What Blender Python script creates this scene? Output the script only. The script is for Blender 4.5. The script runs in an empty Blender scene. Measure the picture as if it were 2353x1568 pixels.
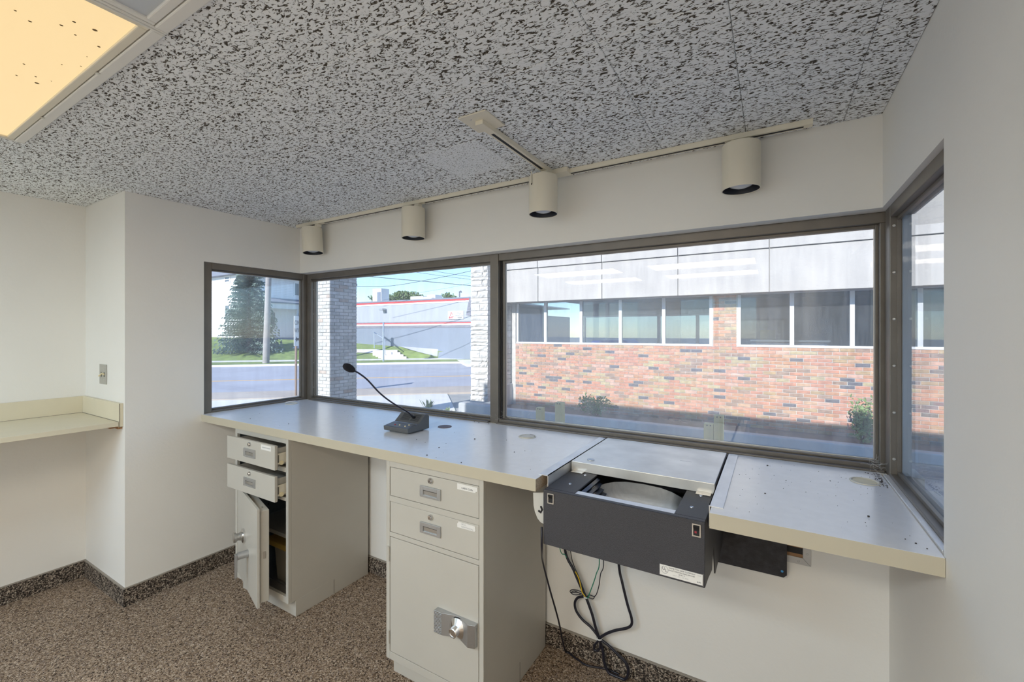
import bpy, bmesh, math, random
from mathutils import Vector, Matrix, noise
R = random.Random(7)
scene = bpy.context.scene
col = scene.collection

# ------------------------------------------------------------------ camera
F_PX, CY, YAW = 1005.2644, 764.031, 0.5374
CAM = Vector((3.2656, -2.1498, 1.61))
cd = bpy.data.cameras.new('camera')
cam = bpy.data.objects.new('camera', cd)
col.objects.link(cam)
cam.location = CAM
cam.rotation_euler = (math.pi / 2, 0, YAW)
cd.sensor_width = 36.0
cd.sensor_fit = 'HORIZONTAL'
cd.lens = F_PX / 2353.0 * 36.0
cd.shift_y = (CY - 784.0) / 2353.0
cd.clip_start = 0.02
cd.clip_end = 600
scene.camera = cam
SN, CS = math.sin(YAW), math.cos(YAW)

def ray(u, v):
    a = (u - 1176.5) / F_PX
    b = (CY - v) / F_PX
    return Vector((CS * a - SN, SN * a + CS, b))

def on(u, v, ax, val):
    d = ray(u, v)
    i = 'xyz'.index(ax)
    return CAM + d * ((val - CAM[i]) / d[i])

def at_depth(u, fw):
    p = CAM + ray(u, CY) * fw
    return p.x, p.y

# ------------------------------------------------------------------ sky, sun, exposure
SUN_DIR = Vector((0.10, 1.0, -0.55)).normalized()
world = bpy.data.worlds.new('world')
scene.world = world
world.use_nodes = True
wn = world.node_tree
sky = wn.nodes.new('ShaderNodeTexSky')
sky.sky_type = 'NISHITA'
sky.sun_disc = False
sky.sun_elevation = math.radians(29)
sky.sun_rotation = math.radians(186)
sky.ozone_density = 4.0
sky.air_density = 1.0
sky.dust_density = 0.0
wn.links.new(sky.outputs[0], wn.nodes['Background'].inputs[0])
wn.nodes['Background'].inputs[1].default_value = 0.14
sd = bpy.data.lights.new('sun', 'SUN')
sun = bpy.data.objects.new('sun', sd)
col.objects.link(sun)
sun.rotation_euler = SUN_DIR.to_track_quat('-Z', 'Y').to_euler()
sd.energy = 4.0
sd.color = (1.0, 0.95, 0.88)
sd.angle = 0.0095
vs = scene.view_settings
vs.view_transform = 'Standard'
vs.look = 'None'
vs.exposure = 0.97
vs.gamma = 1.0
vs.use_curve_mapping = False
scene.cycles.max_bounces = 10
scene.cycles.diffuse_bounces = 6
scene.cycles.transparent_max_bounces = 16
scene.cycles.use_denoising = True
scene.cycles.sample_clamp_indirect = 8.0
ROOM_LIGHT = 10.0        # strength of the ceiling lights behind the camera

# ------------------------------------------------------------------ materials
def newmat(name):
    m = bpy.data.materials.new(name)
    m.use_nodes = True
    nt = m.node_tree
    return m, nt, nt.nodes['Principled BSDF']

def node(nt, typ, **kw):
    n = nt.nodes.new(typ)
    for k, v in kw.items():
        setattr(n, k, v)
    return n

def pmat(name, rgb, rough=0.5, metal=0.0, spec=0.5, var=0.0, vscale=6.0, bump=0.0, bscale=200.0, stretch=None):
    """plain procedural material: base colour with soft noise variation and a fine bump"""
    m, nt, b = newmat(name)
    b.inputs['Base Color'].default_value = (*rgb, 1)
    b.inputs['Roughness'].default_value = rough
    b.inputs['Metallic'].default_value = metal
    b.inputs['Specular IOR Level'].default_value = spec
    if var or bump:
        tc = node(nt, 'ShaderNodeTexCoord')
        src = tc.outputs['Object']
        if stretch:
            mp = node(nt, 'ShaderNodeMapping')
            mp.inputs['Scale'].default_value = stretch
            nt.links.new(src, mp.inputs[0])
            src = mp.outputs[0]
    if var:
        n = node(nt, 'ShaderNodeTexNoise')
        n.inputs['Scale'].default_value = vscale
        n.inputs['Detail'].default_value = 5
        nt.links.new(src, n.inputs['Vector'])
        r = node(nt, 'ShaderNodeValToRGB')
        r.color_ramp.elements[0].position = 0.3
        r.color_ramp.elements[1].position = 0.7
        r.color_ramp.elements[0].color = (*[c * (1 - var) for c in rgb], 1)
        r.color_ramp.elements[1].color = (*[min(1, c * (1 + var * 0.6)) for c in rgb], 1)
        nt.links.new(n.outputs[0], r.inputs[0])
        nt.links.new(r.outputs[0], b.inputs['Base Color'])
    if bump:
        n2 = node(nt, 'ShaderNodeTexNoise')
        n2.inputs['Scale'].default_value = bscale
        n2.inputs['Detail'].default_value = 3
        nt.links.new(src, n2.inputs['Vector'])
        bp = node(nt, 'ShaderNodeBump')
        bp.inputs['Strength'].default_value = bump
        bp.inputs['Distance'].default_value = 0.01
        nt.links.new(n2.outputs[0], bp.inputs['Height'])
        nt.links.new(bp.outputs[0], b.inputs['Normal'])
    return m

def emat(name, rgb, strength, base=None):
    m, nt, b = newmat(name)
    b.inputs['Base Color'].default_value = (*(base or rgb), 1)
    b.inputs['Roughness'].default_value = 0.35
    b.inputs['Emission Color'].default_value = (*rgb, 1)
    b.inputs['Emission Strength'].default_value = strength
    return m

def glassmat(name, refl=0.05, haze=0.05, tint=(0.95, 0.975, 1.0)):
    """thin pane: straight-through transparency, mirror reflection by fresnel and a film of dust"""
    m = bpy.data.materials.new(name)
    m.use_nodes = True
    nt = m.node_tree
    nt.nodes.clear()
    out = node(nt, 'ShaderNodeOutputMaterial')
    tr = node(nt, 'ShaderNodeBsdfTransparent')
    tr.inputs[0].default_value = (*tint, 1)
    gl = node(nt, 'ShaderNodeBsdfGlossy')
    gl.inputs['Roughness'].default_value = 0.0
    lw = node(nt, 'ShaderNodeLayerWeight')
    lw.inputs[0].default_value = 0.5
    pw = node(nt, 'ShaderNodeMath', operation='POWER')
    pw.inputs[1].default_value = 5.0
    nt.links.new(lw.outputs['Facing'], pw.inputs[0])
    mul = node(nt, 'ShaderNodeMath', operation='MULTIPLY_ADD')
    mul.inputs[1].default_value = 0.8
    mul.inputs[2].default_value = refl
    mul.use_clamp = True
    nt.links.new(pw.outputs[0], mul.inputs[0])
    mx = node(nt, 'ShaderNodeMixShader')
    nt.links.new(mul.outputs[0], mx.inputs[0])
    nt.links.new(tr.outputs[0], mx.inputs[1])
    nt.links.new(gl.outputs[0], mx.inputs[2])
    df = node(nt, 'ShaderNodeBsdfTranslucent')
    df.inputs[0].default_value = (0.9, 0.92, 0.95, 1)
    df2 = node(nt, 'ShaderNodeBsdfDiffuse')
    df2.inputs[0].default_value = (0.85, 0.87, 0.9, 1)
    ad = node(nt, 'ShaderNodeMixShader')
    ad.inputs[0].default_value = 0.5
    nt.links.new(df.outputs[0], ad.inputs[1])
    nt.links.new(df2.outputs[0], ad.inputs[2])
    tc = node(nt, 'ShaderNodeNewGeometry')
    mp = node(nt, 'ShaderNodeMapping')
    mp.inputs['Scale'].default_value = (9, 9, 1.2)
    nt.links.new(tc.outputs['Position'], mp.inputs[0])
    nz = node(nt, 'ShaderNodeTexNoise')
    nz.inputs['Scale'].default_value = 2.5
    nz.inputs['Detail'].default_value = 6
    nt.links.new(mp.outputs[0], nz.inputs['Vector'])
    mr = node(nt, 'ShaderNodeMapRange')
    mr.inputs[1].default_value = 0.3
    mr.inputs[2].default_value = 0.75
    mr.inputs[3].default_value = haze * 0.5
    mr.inputs[4].default_value = haze * 1.6
    nt.links.new(nz.outputs[0], mr.inputs[0])
    mx2 = node(nt, 'ShaderNodeMixShader')
    nt.links.new(mr.outputs[0], mx2.inputs[0])
    nt.links.new(mx.outputs[0], mx2.inputs[1])
    nt.links.new(ad.outputs[0], mx2.inputs[2])
    nt.links.new(mx2.outputs[0], out.inputs[0])
    return m

def ramp(nt, stops, interp='LINEAR'):
    r = node(nt, 'ShaderNodeValToRGB')
    cr = r.color_ramp
    cr.interpolation = interp
    while len(cr.elements) < len(stops):
        cr.elements.new(0.5)
    for e, (p, c) in zip(cr.elements, stops):
        e.position = p
        e.color = (*c, 1)
    return r

def carpet_mat(name, stops, scale=185.0):
    """cut-pile carpet: each small tuft takes one of the yarn colours"""
    m, nt, b = newmat(name)
    g = node(nt, 'ShaderNodeNewGeometry')
    n = node(nt, 'ShaderNodeTexNoise')
    n.inputs['Scale'].default_value = scale * 0.9
    n.inputs['Detail'].default_value = 1.0
    nt.links.new(g.outputs['Position'], n.inputs['Vector'])
    ds = node(nt, 'ShaderNodeVectorMath', operation='SCALE')
    ds.inputs['Scale'].default_value = 0.010
    nt.links.new(n.outputs['Color'], ds.inputs[0])
    ad = node(nt, 'ShaderNodeVectorMath', operation='ADD')
    nt.links.new(g.outputs['Position'], ad.inputs[0])
    nt.links.new(ds.outputs[0], ad.inputs[1])
    v = node(nt, 'ShaderNodeTexVoronoi')
    v.inputs['Scale'].default_value = scale
    nt.links.new(ad.outputs[0], v.inputs['Vector'])
    sp = node(nt, 'ShaderNodeSeparateColor')
    nt.links.new(v.outputs['Color'], sp.inputs[0])
    r = ramp(nt, stops, 'CONSTANT')
    nt.links.new(sp.outputs[0], r.inputs[0])
    nt.links.new(r.outputs[0], b.inputs['Base Color'])
    b.inputs['Roughness'].default_value = 0.95
    b.inputs['Specular IOR Level'].default_value = 0.1
    bp = node(nt, 'ShaderNodeBump')
    bp.inputs['Strength'].default_value = 0.5
    bp.inputs['Distance'].default_value = 0.004
    nt.links.new(v.outputs['Distance'], bp.inputs['Height'])
    bp.invert = True
    nt.links.new(bp.outputs[0], b.inputs['Normal'])
    return m

def tile_mat(name, coarse=True):
    """fissured mineral ceiling tile: dark worm holes in an off-white face"""
    m, nt, b = newmat(name)
    g = node(nt, 'ShaderNodeNewGeometry')
    oi = node(nt, 'ShaderNodeObjectInfo')
    sc = node(nt, 'ShaderNodeVectorMath', operation='MULTIPLY')
    sc.inputs[1].default_value = (0.55, 1.0, 1.0)
    nt.links.new(g.outputs['Position'], sc.inputs[0])
    off = node(nt, 'ShaderNodeMath', operation='MULTIPLY')
    off.inputs[1].default_value = 9.0
    nt.links.new(oi.outputs['Random'], off.inputs[0])
    ad = node(nt, 'ShaderNodeVectorMath', operation='ADD')
    nt.links.new(sc.outputs[0], ad.inputs[0])
    nt.links.new(off.outputs[0], ad.inputs[1])
    n = node(nt, 'ShaderNodeTexNoise')
    n.inputs['Scale'].default_value = 115.0 if coarse else 210.0
    n.inputs['Detail'].default_value = 2.5
    n.inputs['Roughness'].default_value = 0.55
    n.inputs['Distortion'].default_value = 0.9
    nt.links.new(ad.outputs[0], n.inputs['Vector'])
    t = 0.425 if coarse else 0.37
    r = ramp(nt, [(t - 0.05, (0.06, 0.05, 0.038)), (t - 0.005, (0.22, 0.20, 0.17)), (t + 0.025, (0.82, 0.845, 0.87)), (1.0, (0.87, 0.90, 0.93))])
    nt.links.new(n.outputs[0], r.inputs[0])
    nt.links.new(r.outputs[0], b.inputs['Base Color'])
    r2 = ramp(nt, [(t - 0.05, (0, 0, 0)), (t + 0.05, (0.8, 0.8, 0.8)), (0.9, (1, 1, 1))])
    nt.links.new(n.outputs[0], r2.inputs[0])
    bp = node(nt, 'ShaderNodeBump')
    bp.inputs['Strength'].default_value = 0.7
    bp.inputs['Distance'].default_value = 0.006
    nt.links.new(r2.outputs[0], bp.inputs['Height'])
    nt.links.new(bp.outputs[0], b.inputs['Normal'])
    b.inputs['Roughness'].default_value = 0.95
    return m

def brick_mat(name, stops, rough=0.9, streak=0.3):
    """each brick takes its own colour (object random + island random), with streaks along its face"""
    m, nt, b = newmat(name)
    oi = node(nt, 'ShaderNodeObjectInfo')
    g = node(nt, 'ShaderNodeNewGeometry')
    a = node(nt, 'ShaderNodeMath', operation='ADD')
    nt.links.new(oi.outputs['Random'], a.inputs[0])
    nt.links.new(g.outputs['Random Per Island'], a.inputs[1])
    fr = node(nt, 'ShaderNodeMath', operation='FRACT')
    nt.links.new(a.outputs[0], fr.inputs[0])
    r = ramp(nt, stops, 'CONSTANT')
    nt.links.new(fr.outputs[0], r.inputs[0])
    n = node(nt, 'ShaderNodeTexNoise')
    n.inputs['Scale'].default_value = 14.0
    n.inputs['Detail'].default_value = 5
    nt.links.new(g.outputs['Position'], n.inputs['Vector'])
    mx = node(nt, 'ShaderNodeMix', data_type='RGBA', blend_type='MULTIPLY')
    mx.inputs[0].default_value = 1.0
    rr = ramp(nt, [(0.3, (1 - streak,) * 3), (0.7, (1.1, 1.1, 1.1))])
    nt.links.new(n.outputs[0], rr.inputs[0])
    nt.links.new(r.outputs[0], mx.inputs[6])
    nt.links.new(rr.outputs[0], mx.inputs[7])
    nt.links.new(mx.outputs[2], b.inputs['Base Color'])
    n2 = node(nt, 'ShaderNodeTexNoise')
    n2.inputs['Scale'].default_value = 60.0
    nt.links.new(g.outputs['Position'], n2.inputs['Vector'])
    bp = node(nt, 'ShaderNodeBump')
    bp.inputs['Strength'].default_value = 0.5
    bp.inputs['Distance'].default_value = 0.01
    nt.links.new(n2.outputs[0], bp.inputs['Height'])
    nt.links.new(bp.outputs[0], b.inputs['Normal'])
    b.inputs['Roughness'].default_value = rough
    return m

M = {}
M['wall'] = pmat('wall_paint', (0.79, 0.775, 0.735), 0.55, var=0.03, vscale=1.6, bump=0.06, bscale=60)
M['tile'] = tile_mat('fissured_tile')
M['tile_fine'] = tile_mat('fine_tile', False)
M['grid'] = pmat('ceiling_backing', (0.25, 0.24, 0.22), 0.9)
M['carpet'] = carpet_mat('carpet', [(0.0, (0.06, 0.043, 0.032)), (0.16, (0.18, 0.125, 0.085)), (0.40, (0.30, 0.225, 0.16)), (0.66, (0.43, 0.335, 0.25)), (0.84, (0.25, 0.20, 0.17)), (0.94, (0.54, 0.45, 0.36))], 200.0)
M['carpet_base'] = carpet_mat('carpet_base', [(0.0, (0.03, 0.025, 0.022)), (0.36, (0.10, 0.08, 0.065)), (0.62, (0.24, 0.19, 0.15)), (0.82, (0.42, 0.36, 0.29))])
M['base_cap'] = pmat('base_cap', (0.30, 0.27, 0.23), 0.7)
M['bronze'] = pmat('bronze_frame', (0.185, 0.165, 0.142), 0.38, 0.35, 0.5, var=0.12, vscale=8, bump=0.02)
M['gasket'] = pmat('black_gasket', (0.015, 0.015, 0.018), 0.6)
M['bead'] = pmat('aluminium_bead', (0.62, 0.60, 0.56), 0.35, 0.8)
M['glass'] = glassmat('window_glass', 0.065, 0.085)
M['glass_dusty'] = glassmat('dusty_window_glass', 0.055, 0.12)
M['shop_glass'] = glassmat('office_glass', 0.06, 0.05, (0.70, 0.75, 0.78))
M['pane_edge'] = pmat('laminated_glass_edge', (0.42, 0.50, 0.60), 0.35, var=0.15, vscale=14, stretch=(1, 1, 0.3))
M['laminate'] = pmat('counter_laminate', (0.84, 0.85, 0.87), 0.20, spec=0.75, var=0.03, vscale=30, bump=0.015, bscale=300)
M['edge'] = pmat('counter_edge', (0.52, 0.475, 0.37), 0.4, var=0.02)
M['core'] = pmat('particle_board', (0.52, 0.40, 0.28), 0.9, var=0.3, vscale=200)
M['cabinet'] = pmat('cabinet_paint', (0.505, 0.485, 0.435), 0.36, spec=0.5, var=0.04, vscale=3, bump=0.015, bscale=120)
M['cab_in'] = pmat('cabinet_interior', (0.15, 0.18, 0.21), 0.6, var=0.2)
M['chrome'] = pmat('chrome', (0.75, 0.75, 0.75), 0.18, 1.0)
M['steel'] = pmat('brushed_steel', (0.56, 0.56, 0.55), 0.34, 1.0, var=0.1, vscale=30, stretch=(1, 12, 1), bump=0.03, bscale=80)
M['nickel'] = pmat('dull_nickel', (0.52, 0.53, 0.54), 0.42, 0.85, var=0.06)
M['dark'] = pmat('dark_slot', (0.01, 0.01, 0.012), 0.6)
M['label'] = pmat('paper_label', (0.78, 0.77, 0.74), 0.7, var=0.03, vscale=40)
M['ink'] = pmat('ink', (0.10, 0.10, 0.12), 0.7)
M['ink_soft'] = pmat('faded_ink', (0.46, 0.46, 0.46), 0.7)
M['blacktex'] = pmat('black_textured_paint', (0.045, 0.044, 0.052), 0.42, spec=0.55, bump=0.4, bscale=520, var=0.25, vscale=300)
M['blackplate'] = pmat('black_scuffed_plate', (0.02, 0.02, 0.026), 0.5, var=0.6, vscale=40, bump=0.1, bscale=200)
M['alum'] = pmat('aluminium', (0.78, 0.78, 0.78), 0.34, 0.45, var=0.12, vscale=9, bump=0.03, bscale=30)
M['alum_worn'] = pmat('worn_aluminium', (0.80, 0.79, 0.76), 0.34, 0.4, var=0.16, vscale=7, bump=0.05, bscale=40)
M['plate_white'] = pmat('grey_white_plate', (0.58, 0.57, 0.53), 0.4)
M['bellows'] = pmat('blue_black_rubber', (0.02, 0.035, 0.075), 0.35)
M['rubber'] = pmat('black_rubber', (0.012, 0.012, 0.018), 0.42)
M['cable'] = pmat('cable_black', (0.014, 0.014, 0.024), 0.35)
M['green'] = pmat('wire_green', (0.02, 0.22, 0.13), 0.4)
M['yellow'] = pmat('wire_yellow', (0.75, 0.50, 0.02), 0.4)
M['tie'] = pmat('zip_tie', (0.75, 0.76, 0.76), 0.4)
M['cream'] = pmat('cream_enamel', (0.74, 0.69, 0.57), 0.38, var=0.02)
M['bulb'] = pmat('frosted_bulb', (0.62, 0.64, 0.68), 0.25, 0.3, var=0.05)
M['baffle'] = pmat('black_baffle', (0.015, 0.017, 0.025), 0.45)
M['white_metal'] = pmat('white_enamel', (0.72, 0.71, 0.68), 0.35)
M['lens_warm'] = emat('yellowed_lens', (1.0, 0.72, 0.36), 0.41, (0.35, 0.30, 0.2))
M['lens_off'] = pmat('unlit_lens', (0.50, 0.54, 0.60), 0.3)
M['lens_white'] = emat('warm_white_lens', (1.0, 0.89, 0.72), ROOM_LIGHT)
M['lens_cool'] = emat('cool_white_lens', (0.64, 0.83, 1.0), ROOM_LIGHT * 1.15)
M['speck'] = pmat('lens_dirt', (0.20, 0.13, 0.06), 0.9)
M['switch'] = pmat('switch_plate', (0.42, 0.41, 0.37), 0.4, 0.3)
M['toggle'] = pmat('ivory_toggle', (0.75, 0.66, 0.42), 0.4)
M['shelf'] = pmat('shelf_laminate', (0.68, 0.62, 0.47), 0.4, var=0.03)
M['shelf_dark'] = pmat('shelf_joint', (0.16, 0.14, 0.11), 0.6)
M['wood'] = pmat('raw_wood', (0.36, 0.20, 0.10), 0.8, var=0.4, vscale=12, stretch=(1, 8, 8))
M['mic'] = pmat('mic_grey', (0.12, 0.125, 0.13), 0.38, 0.2, var=0.06)
M['mic_panel'] = pmat('mic_panel', (0.20, 0.19, 0.17), 0.4, 0.4)
M['foam'] = pmat('foam_windscreen', (0.012, 0.012, 0.02), 0.95, bump=0.6, bscale=400)
M['neck'] = pmat('gooseneck', (0.03, 0.03, 0.05), 0.35, 0.4)
M['red'] = pmat('red_button', (0.35, 0.03, 0.05), 0.4)
M['yellow_box'] = pmat('yellow_plastic', (0.62, 0.42, 0.10), 0.45)
M['yellow_dark'] = pmat('dull_plastic', (0.35, 0.32, 0.26), 0.5)
M['blue_plug'] = pmat('blue_grommet', (0.05, 0.30, 0.65), 0.4)
M['grommet'] = pmat('grommet_plastic', (0.70, 0.66, 0.55), 0.4)
M['grommet_brown'] = pmat('grommet_brown', (0.14, 0.09, 0.08), 0.5)
M['debris'] = pmat('debris', (0.05, 0.04, 0.035), 0.9)
M['web'] = pmat('cobweb', (0.55, 0.55, 0.55), 0.9)
# outdoors
M['mortar'] = pmat('mortar', (0.50, 0.48, 0.45), 0.95, var=0.15, vscale=10)
M['mortar_white'] = pmat('mortar_white', (0.40, 0.40, 0.38), 0.95)
RED = (0.50, 0.235, 0.155)
M['brick'] = brick_mat('brick_blend', [(0.0, (0.52, 0.25, 0.17)), (0.2, (0.56, 0.30, 0.21)), (0.38, (0.50, 0.27, 0.165)), (0.52, (0.54, 0.35, 0.23)), (0.62, (0.44, 0.31, 0.18)), (0.72, (0.58, 0.37, 0.29)), (0.80, (0.34, 0.235, 0.18)), (0.88, (0.15, 0.145, 0.165)), (0.95, (0.47, 0.385, 0.235))])
M['white_brick'] = brick_mat('whitewashed_brick', [(0.0, (0.56, 0.555, 0.53)), (0.25, (0.62, 0.615, 0.59)), (0.5, (0.52, 0.51, 0.48)), (0.75, (0.66, 0.65, 0.63)), (0.93, (0.50, 0.42, 0.36))], streak=0.2)
M['stone'] = brick_mat('rough_limestone', [(0.0, (0.60, 0.58, 0.55)), (0.3, (0.66, 0.64, 0.61)), (0.6, (0.55, 0.53, 0.50)), (0.8, (0.70, 0.68, 0.66))], streak=0.25)
M['stucco'] = pmat('stucco', (0.47, 0.445, 0.42), 0.95, var=0.06, vscale=2.5, bump=0.5, bscale=25)
M['stucco_joint'] = pmat('stucco_joint', (0.30, 0.29, 0.28), 0.9)
M['alum_white'] = pmat('anodised_frame', (0.75, 0.76, 0.78), 0.4, 0.2)
M['office_wall'] = pmat('office_wall', (0.42, 0.42, 0.42), 0.8)
M['office_ceiling'] = pmat('office_ceiling', (0.60, 0.62, 0.62), 0.9)
M['concrete'] = pmat('lane_concrete', (0.40, 0.40, 0.39), 0.9, var=0.18, vscale=1.2, bump=0.3, bscale=60)
M['asphalt'] = pmat('asphalt', (0.42, 0.43, 0.49), 0.9, var=0.10, vscale=0.6, bump=0.3, bscale=60)
M['walk'] = pmat('sidewalk_concrete', (0.76, 0.74, 0.71), 0.9, var=0.1, vscale=1.5)
M['walk_tan'] = pmat('tan_concrete', (0.52, 0.45, 0.39), 0.9, var=0.14, vscale=1.0)
M['curb'] = pmat('curb_concrete', (0.44, 0.45, 0.46), 0.9, var=0.12, vscale=4)
M['paint_yellow'] = pmat('road_yellow', (0.75, 0.45, 0.14), 0.8)
M['grass'] = pmat('grass', (0.22, 0.30, 0.085), 0.95, var=0.35, vscale=2.2, bump=0.8, bscale=30)
M['soil'] = pmat('soil', (0.16, 0.14, 0.13), 0.95, var=0.3, vscale=8)
M['leaf'] = pmat('leaf', (0.13, 0.21, 0.065), 0.6, var=0.45, vscale=9)
M['leaf_bright'] = pmat('leaf_bright', (0.21, 0.30, 0.11), 0.6, var=0.4, vscale=9)
M['needle'] = pmat('spruce_needle', (0.19, 0.26, 0.23), 0.8, var=0.5, vscale=1.4)
M['bark'] = pmat('bark', (0.17, 0.13, 0.10), 0.9, var=0.3, vscale=10)
M['pole'] = pmat('utility_pole', (0.33, 0.31, 0.30), 0.9, var=0.15, vscale=5)
M['wire'] = pmat('power_wire', (0.04, 0.05, 0.07), 0.6)
M['bldg_light'] = pmat('painted_block_light', (0.36, 0.38, 0.43), 0.85, var=0.04, vscale=1)
M['bldg_dark'] = pmat('painted_block_blue', (0.20, 0.235, 0.30), 0.85, var=0.05, vscale=1)
M['stripe_red'] = pmat('stripe_red', (0.55, 0.06, 0.07), 0.7)
M['stripe_white'] = pmat('stripe_white', (0.80, 0.80, 0.80), 0.7)
M['shingle'] = pmat('shingle', (0.20, 0.20, 0.24), 0.9, var=0.2, vscale=6)
M['ac'] = pmat('ac_unit', (0.66, 0.68, 0.70), 0.6)
M['siding'] = pmat('white_siding', (0.82, 0.83, 0.85), 0.7, var=0.03)
M['roof'] = pmat('house_roof', (0.20, 0.22, 0.28), 0.9)
M['house_glass'] = pmat('house_glass', (0.08, 0.10, 0.14), 0.08, spec=0.8)
M['signwhite'] = pmat('sign_white', (0.78, 0.80, 0.80), 0.5)
M['signback'] = pmat('sign_metal', (0.45, 0.47, 0.50), 0.45, 0.6)
M['signpost'] = pmat('sign_post', (0.24, 0.17, 0.13), 0.8)
M['bluepost'] = pmat('galvanised_post', (0.42, 0.48, 0.58), 0.5, 0.4)
M['timber'] = pmat('yellow_timber', (0.62, 0.53, 0.26), 0.85, var=0.12, vscale=8)
M['car_blue'] = pmat('car_blue', (0.03, 0.09, 0.55), 0.2, spec=0.8)
M['tyre'] = pmat('tyre', (0.02, 0.02, 0.02), 0.8)
M['roof_membrane'] = pmat('roof_membrane', (0.4, 0.4, 0.4), 0.9)

# ------------------------------------------------------------------ mesh helpers
ORG = {}

class MB:
    def __init__(self):
        self.v, self.f = [], []

    def add(self, vs, fs):
        o = len(self.v)
        self.v += [tuple(p) for p in vs]
        self.f += [tuple(i + o for i in f) for f in fs]
        return self

    def box(self, x0, x1, y0, y1, z0, z1):
        vs = [(x, y, z) for z in (z0, z1) for y in (y0, y1) for x in (x0, x1)]
        return self.add(vs, [(0, 2, 3, 1), (4, 5, 7, 6), (0, 1, 5, 4), (2, 6, 7, 3), (0, 4, 6, 2), (1, 3, 7, 5)])

    def prism(self, pts, axis, a, b):
        """closed 2-D outline extruded along an axis; pts are the two other coordinates in order"""
        n = len(pts)
        def p3(p, t):
            return {'x': (t, p[0], p[1]), 'y': (p[0], t, p[1]), 'z': (p[0], p[1], t)}[axis]
        vs = [p3(p, a) for p in pts] + [p3(p, b) for p in pts]
        fs = [tuple(range(n))[::-1], tuple(range(n, 2 * n))]
        fs += [(i, (i + 1) % n, n + (i + 1) % n, n + i) for i in range(n)]
        return self.add(vs, fs)

    def tube(self, pts, r, n=8, caps=True):
        pts = [Vector(p) for p in pts]
        rr = r if isinstance(r, (list, tuple)) else [r] * len(pts)
        vs, fs = [], []
        up = None
        for i, p in enumerate(pts):
            t = (pts[min(i + 1, len(pts) - 1)] - pts[max(i - 1, 0)]).normalized()
            if up is None:
                up = Vector((0, 0, 1)) if abs(t.z) < 0.9 else Vector((1, 0, 0))
            a = t.cross(up)
            if a.length < 1e-6:
                a = t.orthogonal()
            a.normalize()
            b = a.cross(t).normalized()
            up = b
            for k in range(n):
                an = 2 * math.pi * k / n
                vs.append(p + a * (rr[i] * math.cos(an)) + b * (rr[i] * math.sin(an)))
        for i in range(len(pts) - 1):
            for k in range(n):
                k2 = (k + 1) % n
                fs.append((i * n + k, i * n + k2, (i + 1) * n + k2, (i + 1) * n + k))
        if caps:
            fs.append(tuple(range(n))[::-1])
            fs.append(tuple(range((len(pts) - 1) * n, len(pts) * n)))
        return self.add(vs, fs)

    def lathe(self, prof, c, n=24, axis='z', cap=True):
        """prof: list of (radius, height along axis)"""
        vs, fs = [], []
        for r, h in prof:
            for k in range(n):
                a = 2 * math.pi * k / n
                p, q = r * math.cos(a), r * math.sin(a)
                d = {'z': (p, q, h), 'y': (p, h, q), 'x': (h, p, q)}[axis]
                vs.append((c[0] + d[0], c[1] + d[1], c[2] + d[2]))
        for i in range(len(prof) - 1):
            for k in range(n):
                k2 = (k + 1) % n
                fs.append((i * n + k, i * n + k2, (i + 1) * n + k2, (i + 1) * n + k))
        if cap:
            fs.append(tuple(range(n))[::-1])
            fs.append(tuple(range((len(prof) - 1) * n, len(prof) * n)))
        return self.add(vs, fs)

    def frame(self, axis, pos0, pos1, a0, a1, b0, b1, w):
        """rectangular picture frame: outer a0..a1 x b0..b1, member width w (or 4 widths: a-low, a-high, b-low, b-high)"""
        wl = w if isinstance(w, (list, tuple)) else [w] * 4
        def bx(p, q, r, s):
            if axis == 'y':
                self.box(p, q, pos0, pos1, r, s)
            elif axis == 'x':
                self.box(pos0, pos1, p, q, r, s)
            else:
                self.box(p, q, r, s, pos0, pos1)
        bx(a0, a0 + wl[0], b0, b1)
        bx(a1 - wl[1], a1, b0, b1)
        bx(a0 + wl[0], a1 - wl[1], b0, b0 + wl[2])
        bx(a0 + wl[0], a1 - wl[1], b1 - wl[3], b1)
        return self

    def xform(self, fn):
        self.v = [tuple(fn(Vector(p))) for p in self.v]
        return self

def build(name, mb, mat, parent=None, bevel=0.0, smooth=False, seg=2):
    me = bpy.data.meshes.new(name)
    org = ORG.get(parent.name, Vector((0, 0, 0))) if parent else Vector((0, 0, 0))
    me.from_pydata([tuple(Vector(p) - org) for p in mb.v], [], mb.f)
    bm = bmesh.new()
    bm.from_mesh(me)
    bmesh.ops.recalc_face_normals(bm, faces=bm.faces)
    if bevel:
        bmesh.ops.bevel(bm, geom=list(bm.edges), offset=bevel, segments=seg, affect='EDGES', profile=0.5)
    bm.to_mesh(me)
    bm.free()
    if smooth:
        me.shade_smooth()
        try:
            me.set_sharp_from_angle(angle=math.radians(40))
        except Exception:
            pass
    for m in (mat if isinstance(mat, (list, tuple)) else [mat]):
        me.materials.append(M[m])
    o = bpy.data.objects.new(name, me)
    col.objects.link(o)
    if parent:
        o.parent = parent
        ORG[o.name] = org
    else:
        ORG[o.name] = Vector((0, 0, 0))
    return o

def tag(o, label, cat, group=None, kind=None):
    o['label'] = label
    o['category'] = cat
    if group:
        o['group'] = group
    if kind:
        o['kind'] = kind
    return o

def struct(o, label=None):
    o['kind'] = 'structure'
    if label:
        o['label'] = label
    return o

def thing(name, label, cat, loc, group=None):
    o = bpy.data.objects.new(name, None)
    o.empty_display_size = 0.1
    o.location = loc
    col.objects.link(o)
    ORG[o.name] = Vector(loc)
    return tag(o, label, cat, group)

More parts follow.
